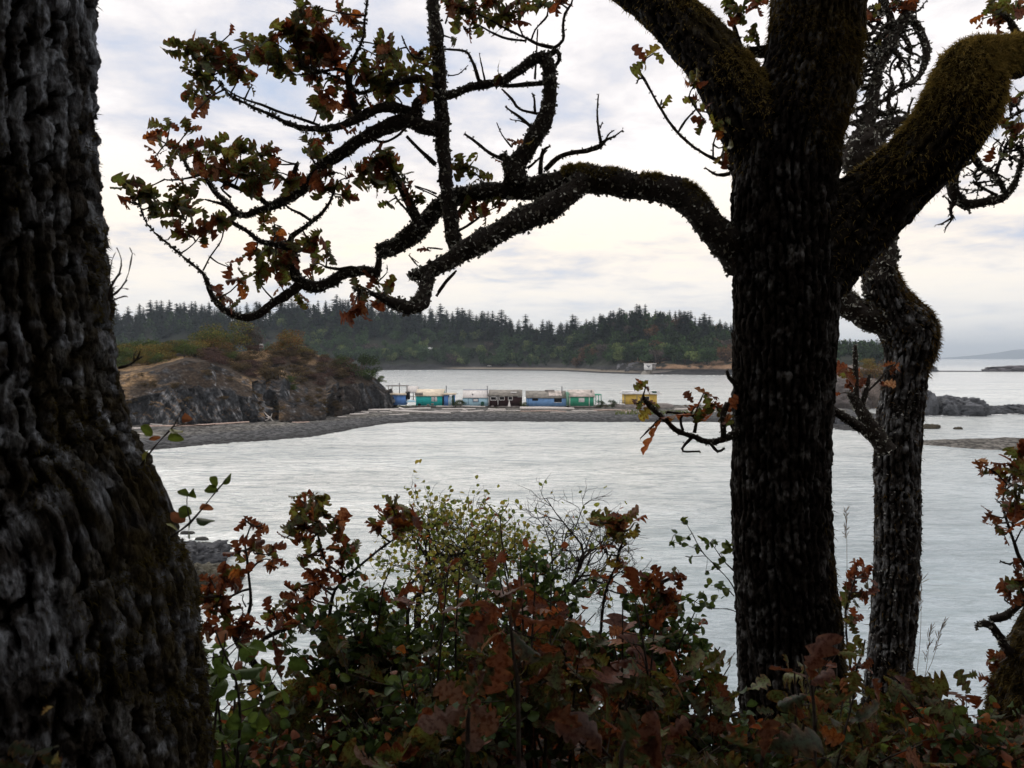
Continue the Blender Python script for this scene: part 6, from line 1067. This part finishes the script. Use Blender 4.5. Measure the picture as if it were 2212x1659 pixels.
ON = [(620, 960, 1360, 1640, 2.9, 230, .12, 'dark green oak regrowth under the forked sapling'), (470, 800, 1480, 1720, 2.9, 190, .6, 'brown and green oak regrowth low on the left near the trunk foot'), (880, 1200, 1330, 1620, 2.75, 240, .35, 'dark oak regrowth in the centre of the thicket'), (1130, 1420, 1360, 1640, 2.8, 230, .45, 'mixed brown and green oak regrowth right of the centre'), (1350, 1620, 1450, 1700, 2.8, 190, .6, 'rusty oak regrowth at the left foot of the thick trunk'),
      (1690, 1850, 1370, 1600, 2.5, 70, .35, 'oak regrowth with brown upright leaves in front of the thick trunk'), (1640, 2000, 1490, 1720, 2.75, 230, .45, 'green and brown oak regrowth across the feet of both trunks'), (1880, 2140, 1455, 1700, 3.0, 190, .75, 'rust brown oak regrowth right of the slender trunk'), (2030, 2230, 1540, 1740, 2.8, 150, .5, 'oak regrowth before the leaning right trunk'), (700, 1150, 1560, 1760, 2.3, 180, .5, 'oak regrowth along the bottom edge left of centre'), (1150, 1650, 1570, 1760, 2.3, 190, .5, 'oak regrowth along the bottom edge right of centre')]
for (x0, x1, y0, y1, d, n, br, l) in ON: bush('oak_regrowth', l, x0, x1, y0, y1, d, 'oak', int(n*1.5), .085, br*.36, stems=9, clump=4, curl=.5, dspread=.35)
# large leaves near the lens
def near_spray(label, d, stem, lv):
    t_ = root('oak_seedling', (W(stem[0][0], 1659, d)[0], d, float(bluff_z(0, d))), label, 'seedling'); b0 = np.array(t_.location); mb = MB(); a = W(*stem[0][:2], d)
    tube(mb, [[*b0, .006], [*a, .005]]+[[*W(x, y, d), .0035] for x, y in stem[1:]], .03, 7); finish(mb, t_, 'stem', [M['twig']])
    lf = MB(); P_ = np.array([W(l[0], l[1], d+rng.uniform(-.05, .05)) for l in lv]); D_ = np.array([[l[2], rng.uniform(-.3, .1), l[3]] for l in lv]); leaves(lf, P_, D_, np.array([px(l[4], d) for l in lv]), np.array([l[5] for l in lv]), 'oak', .35, edge=(.2, .09, .05), up=-.1); finish(lf, t_, 'foliage', [M['leaf']])
RB_, RD, RP = (.085, .034, .024), (.055, .026, .020), (.12, .068, .052); GD = (.028, .045, .024)
near_spray('seedling with big soft brown leaves close to the lens, above the lower middle', 1.55, [(1120, 1560), (1110, 1420), (1100, 1320)], [(1080, 1320, -1, .35, 125, RB_), (1060, 1330, -.5, -.5, 80, RB_), (1075, 1290, .6, .35, 85, RP), (1100, 1345, .1, .7, 85, RP), (1110, 1330, 1, -.3, 95, RB_), (1105, 1360, .2, .5, 70, RD), (1085, 1380, -.05, -1, 130, RB_), (1100, 1360, .7, -.7, 90, GD), (1120, 1420, .8, -.1, 100, GD), (1070, 1440, -.6, -.6, 90, GD)])
near_spray('seedling with one large veined brown leaf near the bottom, left of centre', 1.5, [(1010, 1640), (1015, 1530)], [(1010, 1520, -.6, .5, 85, RP), (1008, 1525, -.9, -.55, 95, RP), (1012, 1525, .15, -1, 90, RP), (1015, 1520, .7, -.5, 80, RP), (1015, 1518, .6, .7, 70, RD)])
near_spray('seedling with dark upright leaves close to the bottom edge', 1.5, [(1340, 1700), (1350, 1600)], [(1350, 1640, .1, 1, 110, GD), (1300, 1640, -.1, 1, 100, RD), (1420, 1670, .0, 1, 120, RB_), (1440, 1600, .5, .6, 60, RB_), (1270, 1600, -.8, .4, 90, RB_), (1380, 1660, .3, 1, 90, GD), (1260, 1570, -.7, .5, 80, RD)])
near_spray('seedling with rust leaves rising in front of the thick trunk foot', 1.9, [(1760, 1600), (1752, 1470)], [(1750, 1470, .0, 1, 100, RB_), (1745, 1460, -.9, .3, 80, RB_), (1750, 1480, .6, .4, 60, RB_), (1745, 1500, -.8, -.4, 70, GD), (1760, 1500, .8, -.3, 80, GD), (1750, 1530, .2, -.9, 90, GD), (1900, 1520, -.2, .8, 60, RB_), (1830, 1560, .6, .3, 80, GD)])
near_spray('seedling with dark leaves in the bottom right of the thicket', 1.7, [(1640, 1720), (1650, 1620)], [(1650, 1620, -.9, .2, 110, GD), (1660, 1620, .8, .4, 110, GD), (1650, 1640, .1, .9, 90, RD), (1700, 1660, .9, -.1, 120, GD), (1600, 1660, -.9, -.1, 110, GD)])
near_spray('seedling with green leaves at the bottom left before the flaring trunk', 1.25, [(60, 1760), (75, 1630)], [(75, 1625, .8, .4, 70, GD), (75, 1628, -.7, .3, 60, GD), (78, 1630, .9, -.4, 60, GD), (60, 1655, -.9, 0, 60, GD), (110, 1650, .5, .5, 40, (.2, .2, .08)), (90, 1545, .7, .9, 30, (.35, .3, .15))])
# red brown leaf sprays inside the thicket
bush('oak_regrowth', 'deep orange brown oak leaves standing over the centre of the thicket', 1050, 1200, 1180, 1340, 2.6, 'oak', 40, .10, .95, stems=5, clump=3, dspread=.1)
bush('oak_regrowth', 'orange brown oak leaves right of the centre above the thicket', 1310, 1420, 1285, 1420, 2.5, 'oak', 30, .115, .95, stems=4, clump=3, dspread=.1)
bush('oak_regrowth', 'rusty oak leaves left of the centre in the pale leaved bush', 940, 1030, 1195, 1330, 2.8, 'oak', 24, .09, .95, stems=4, clump=3, dspread=.1)
# grass stalks
GG = 'dry grass stalks'
for (x, yt, yb, lean, d, l) in ((1828, 1100, 1380, .02, 3.9, 'tall dry grass stalk standing between the two upright trunks'), (1990, 1250, 1500, .05, 3.6, 'dry grass stalk beside the right edge of the slender trunk'), (2040, 1340, 1520, .35, 3.6, 'leaning dry grass stalk right of the slender trunk'), (2010, 1360, 1540, .16, 3.6, 'short dry grass stalk low beside the slender trunk')):
    a = W(x, yt, d); b = W(x-(yb-yt)*lean, yb, d); bz = float(bluff_z(b[0], d)); t_ = root('grass_stalk', (b[0], d, bz), l, 'grass', GG)
    mb = MB(); tube(mb, [[b[0], d, bz, .0016], [*b, .0015], [*((a+b)/2+[.01, 0, 0]), .0012], [*a, .0007]], .06, 4); ax = nrm(a-b)
    for k in range(26): u = rng.random(); p = a-ax*.16*u; dr = ax+rng.normal(size=3)*.35; tube(mb, [[*p, .001], [*(p+dr*.018), .0016], [*(p+dr*.03), .0004]], .01, 4, cap=False)
    finish(mb, t_, 'stalk', [M['dry']], False)
# litter: twigs, dead leaves, moss tufts on the ground
mb = MB(); n = 2600; xx = rng.uniform(-3, 3, n); yy = rng.uniform(1.2, 3.9, n); P_ = np.stack([xx, yy, bluff_z(xx, yy)+.03], 1)
leaves(mb, P_, np.stack([rng.normal(size=n), rng.normal(size=n), rng.normal(size=n)*.25], 1), .085*(.6+.6*rng.random(n)), tints(n, .95), 'oak', .6)
for k in range(420):
    x, y = rng.uniform(-3, 3), rng.uniform(1.3, 3.8); p = np.array([x, y, float(bluff_z(x, y))+.02]); dr = nrm(rng.normal(size=3)*[1, 1, .35]+[0, 0, .15]); L = rng.uniform(.12, .45); tube(mb, [[*p, .003], [*(p+dr*L*.5+[0, 0, .02]), .0022], [*(p+dr*L), .001]], .08, 4, m=1, cap=False)
o = mb.build('leaf_litter', [M['leaf'], M['dry']]); tag(o, 'fallen brown oak leaves and dry twigs covering the ground', 'leaf litter', kind='stuff')
mb = MB(); c0 = W(640, 1668, 2.7); n = 5000; a = rng.uniform(0, 6.28, n); r_ = np.sqrt(rng.random(n))*.16; P_ = np.stack([c0[0]+np.cos(a)*r_*1.4, c0[1]+np.sin(a)*r_, c0[2]+.05-(r_**2)*2], 1); fibres(mb, P_, np.tile([0, 0, 1.], (n, 1)), .035, .0018, (.28, .22, .05), (.10, .08, .02), down=0)
o = mb.build('moss_cushion', M['moss']); tag(o, 'bright yellow moss cushion at the bottom edge left of centre', 'moss')

# ================================================================== canopy overhead and grove behind the camera, unseen, added to shade the foreground
def shade_canopy(tree, n, boxes, size, seed, name='crown'):
    r_ = np.random.default_rng(seed); mb = MB()
    for (cx, cy, cz, rx, ry, rz, k) in boxes:
        d_ = nrm(r_.normal(size=(k, 3))); P_ = np.array([cx, cy, cz])+d_*(r_.random((k, 1))**.4)*[rx, ry, rz]
        ok = P_[:, 2] > CAMZ + 0.62*np.maximum(P_[:, 1], 0) + 0.75; P_ = P_[ok]; leaves(mb, P_, r_.normal(size=(len(P_), 3)), size*(.7+.6*r_.random(len(P_))), tints(len(P_), .3), 'round', .3)
    return finish(mb, tree, name, [M['leaf']])
shade_canopy(T1, 0, [(-0.5, .3, 16.0, 4.0, 2.4, 1.5, 1500)], .26, 5)
shade_canopy(T0, 0, [(-3.0, 0.4, 16.4, 3.6, 3.0, 1.8, 1800)], .26, 6)
shade_canopy(T2, 0, [(5.5, 5.5, 19.2, 2.6, 2.0, 1.8, 900)], .26, 7)
for i, (x, y, h, l) in enumerate(((-4.5, -3.5, 6.5, 'unseen leafy oak added for shade behind and left of the viewpoint'), (0.5, -5.0, 7.0, 'unseen leafy oak added for shade directly behind the viewpoint'), (5.0, -3.2, 6.5, 'unseen leafy oak added for shade behind and right of the viewpoint'), (-7.0, 0.5, 6.5, 'unseen leafy oak added for shade far left beside the viewpoint'), (7.5, 0.5, 6.0, 'unseen leafy oak added for shade far right beside the viewpoint'))):
    z = float(bluff_z(x, y)); t_ = root('oak_tree', (x, y, z), l, 'tree', 'unseen shade oaks added round the viewpoint'); mb = MB(); tube(mb, [[x, y, z-.2, .3], [x+.1, y, z+h*.3, .2], [x, y, z+h*.75, .08]], .3, 14); finish(mb, t_, 'trunk', [M['branch']])
    shade_canopy(t_, 0, [], .3, 20+i) if 0 else None
    r_ = np.random.default_rng(50+i); k = 2600; d_ = nrm(r_.normal(size=(k, 3))); P_ = np.array([x, y, z+h*.5])+d_*(r_.random((k, 1))**.45)*[2.9, 2.2, h*.52]; mb = MB()
    leaves(mb, P_, r_.normal(size=(k, 3)), .30*(.7+.6*r_.random(k)), tints(k, .3), 'round', .3); finish(mb, t_, 'crown', [M['leaf']])
for o in ABS:
    if '_abs' in o: del o['_abs']
for o in bpy.data.objects:
    if '_loc' in o: del o['_loc']
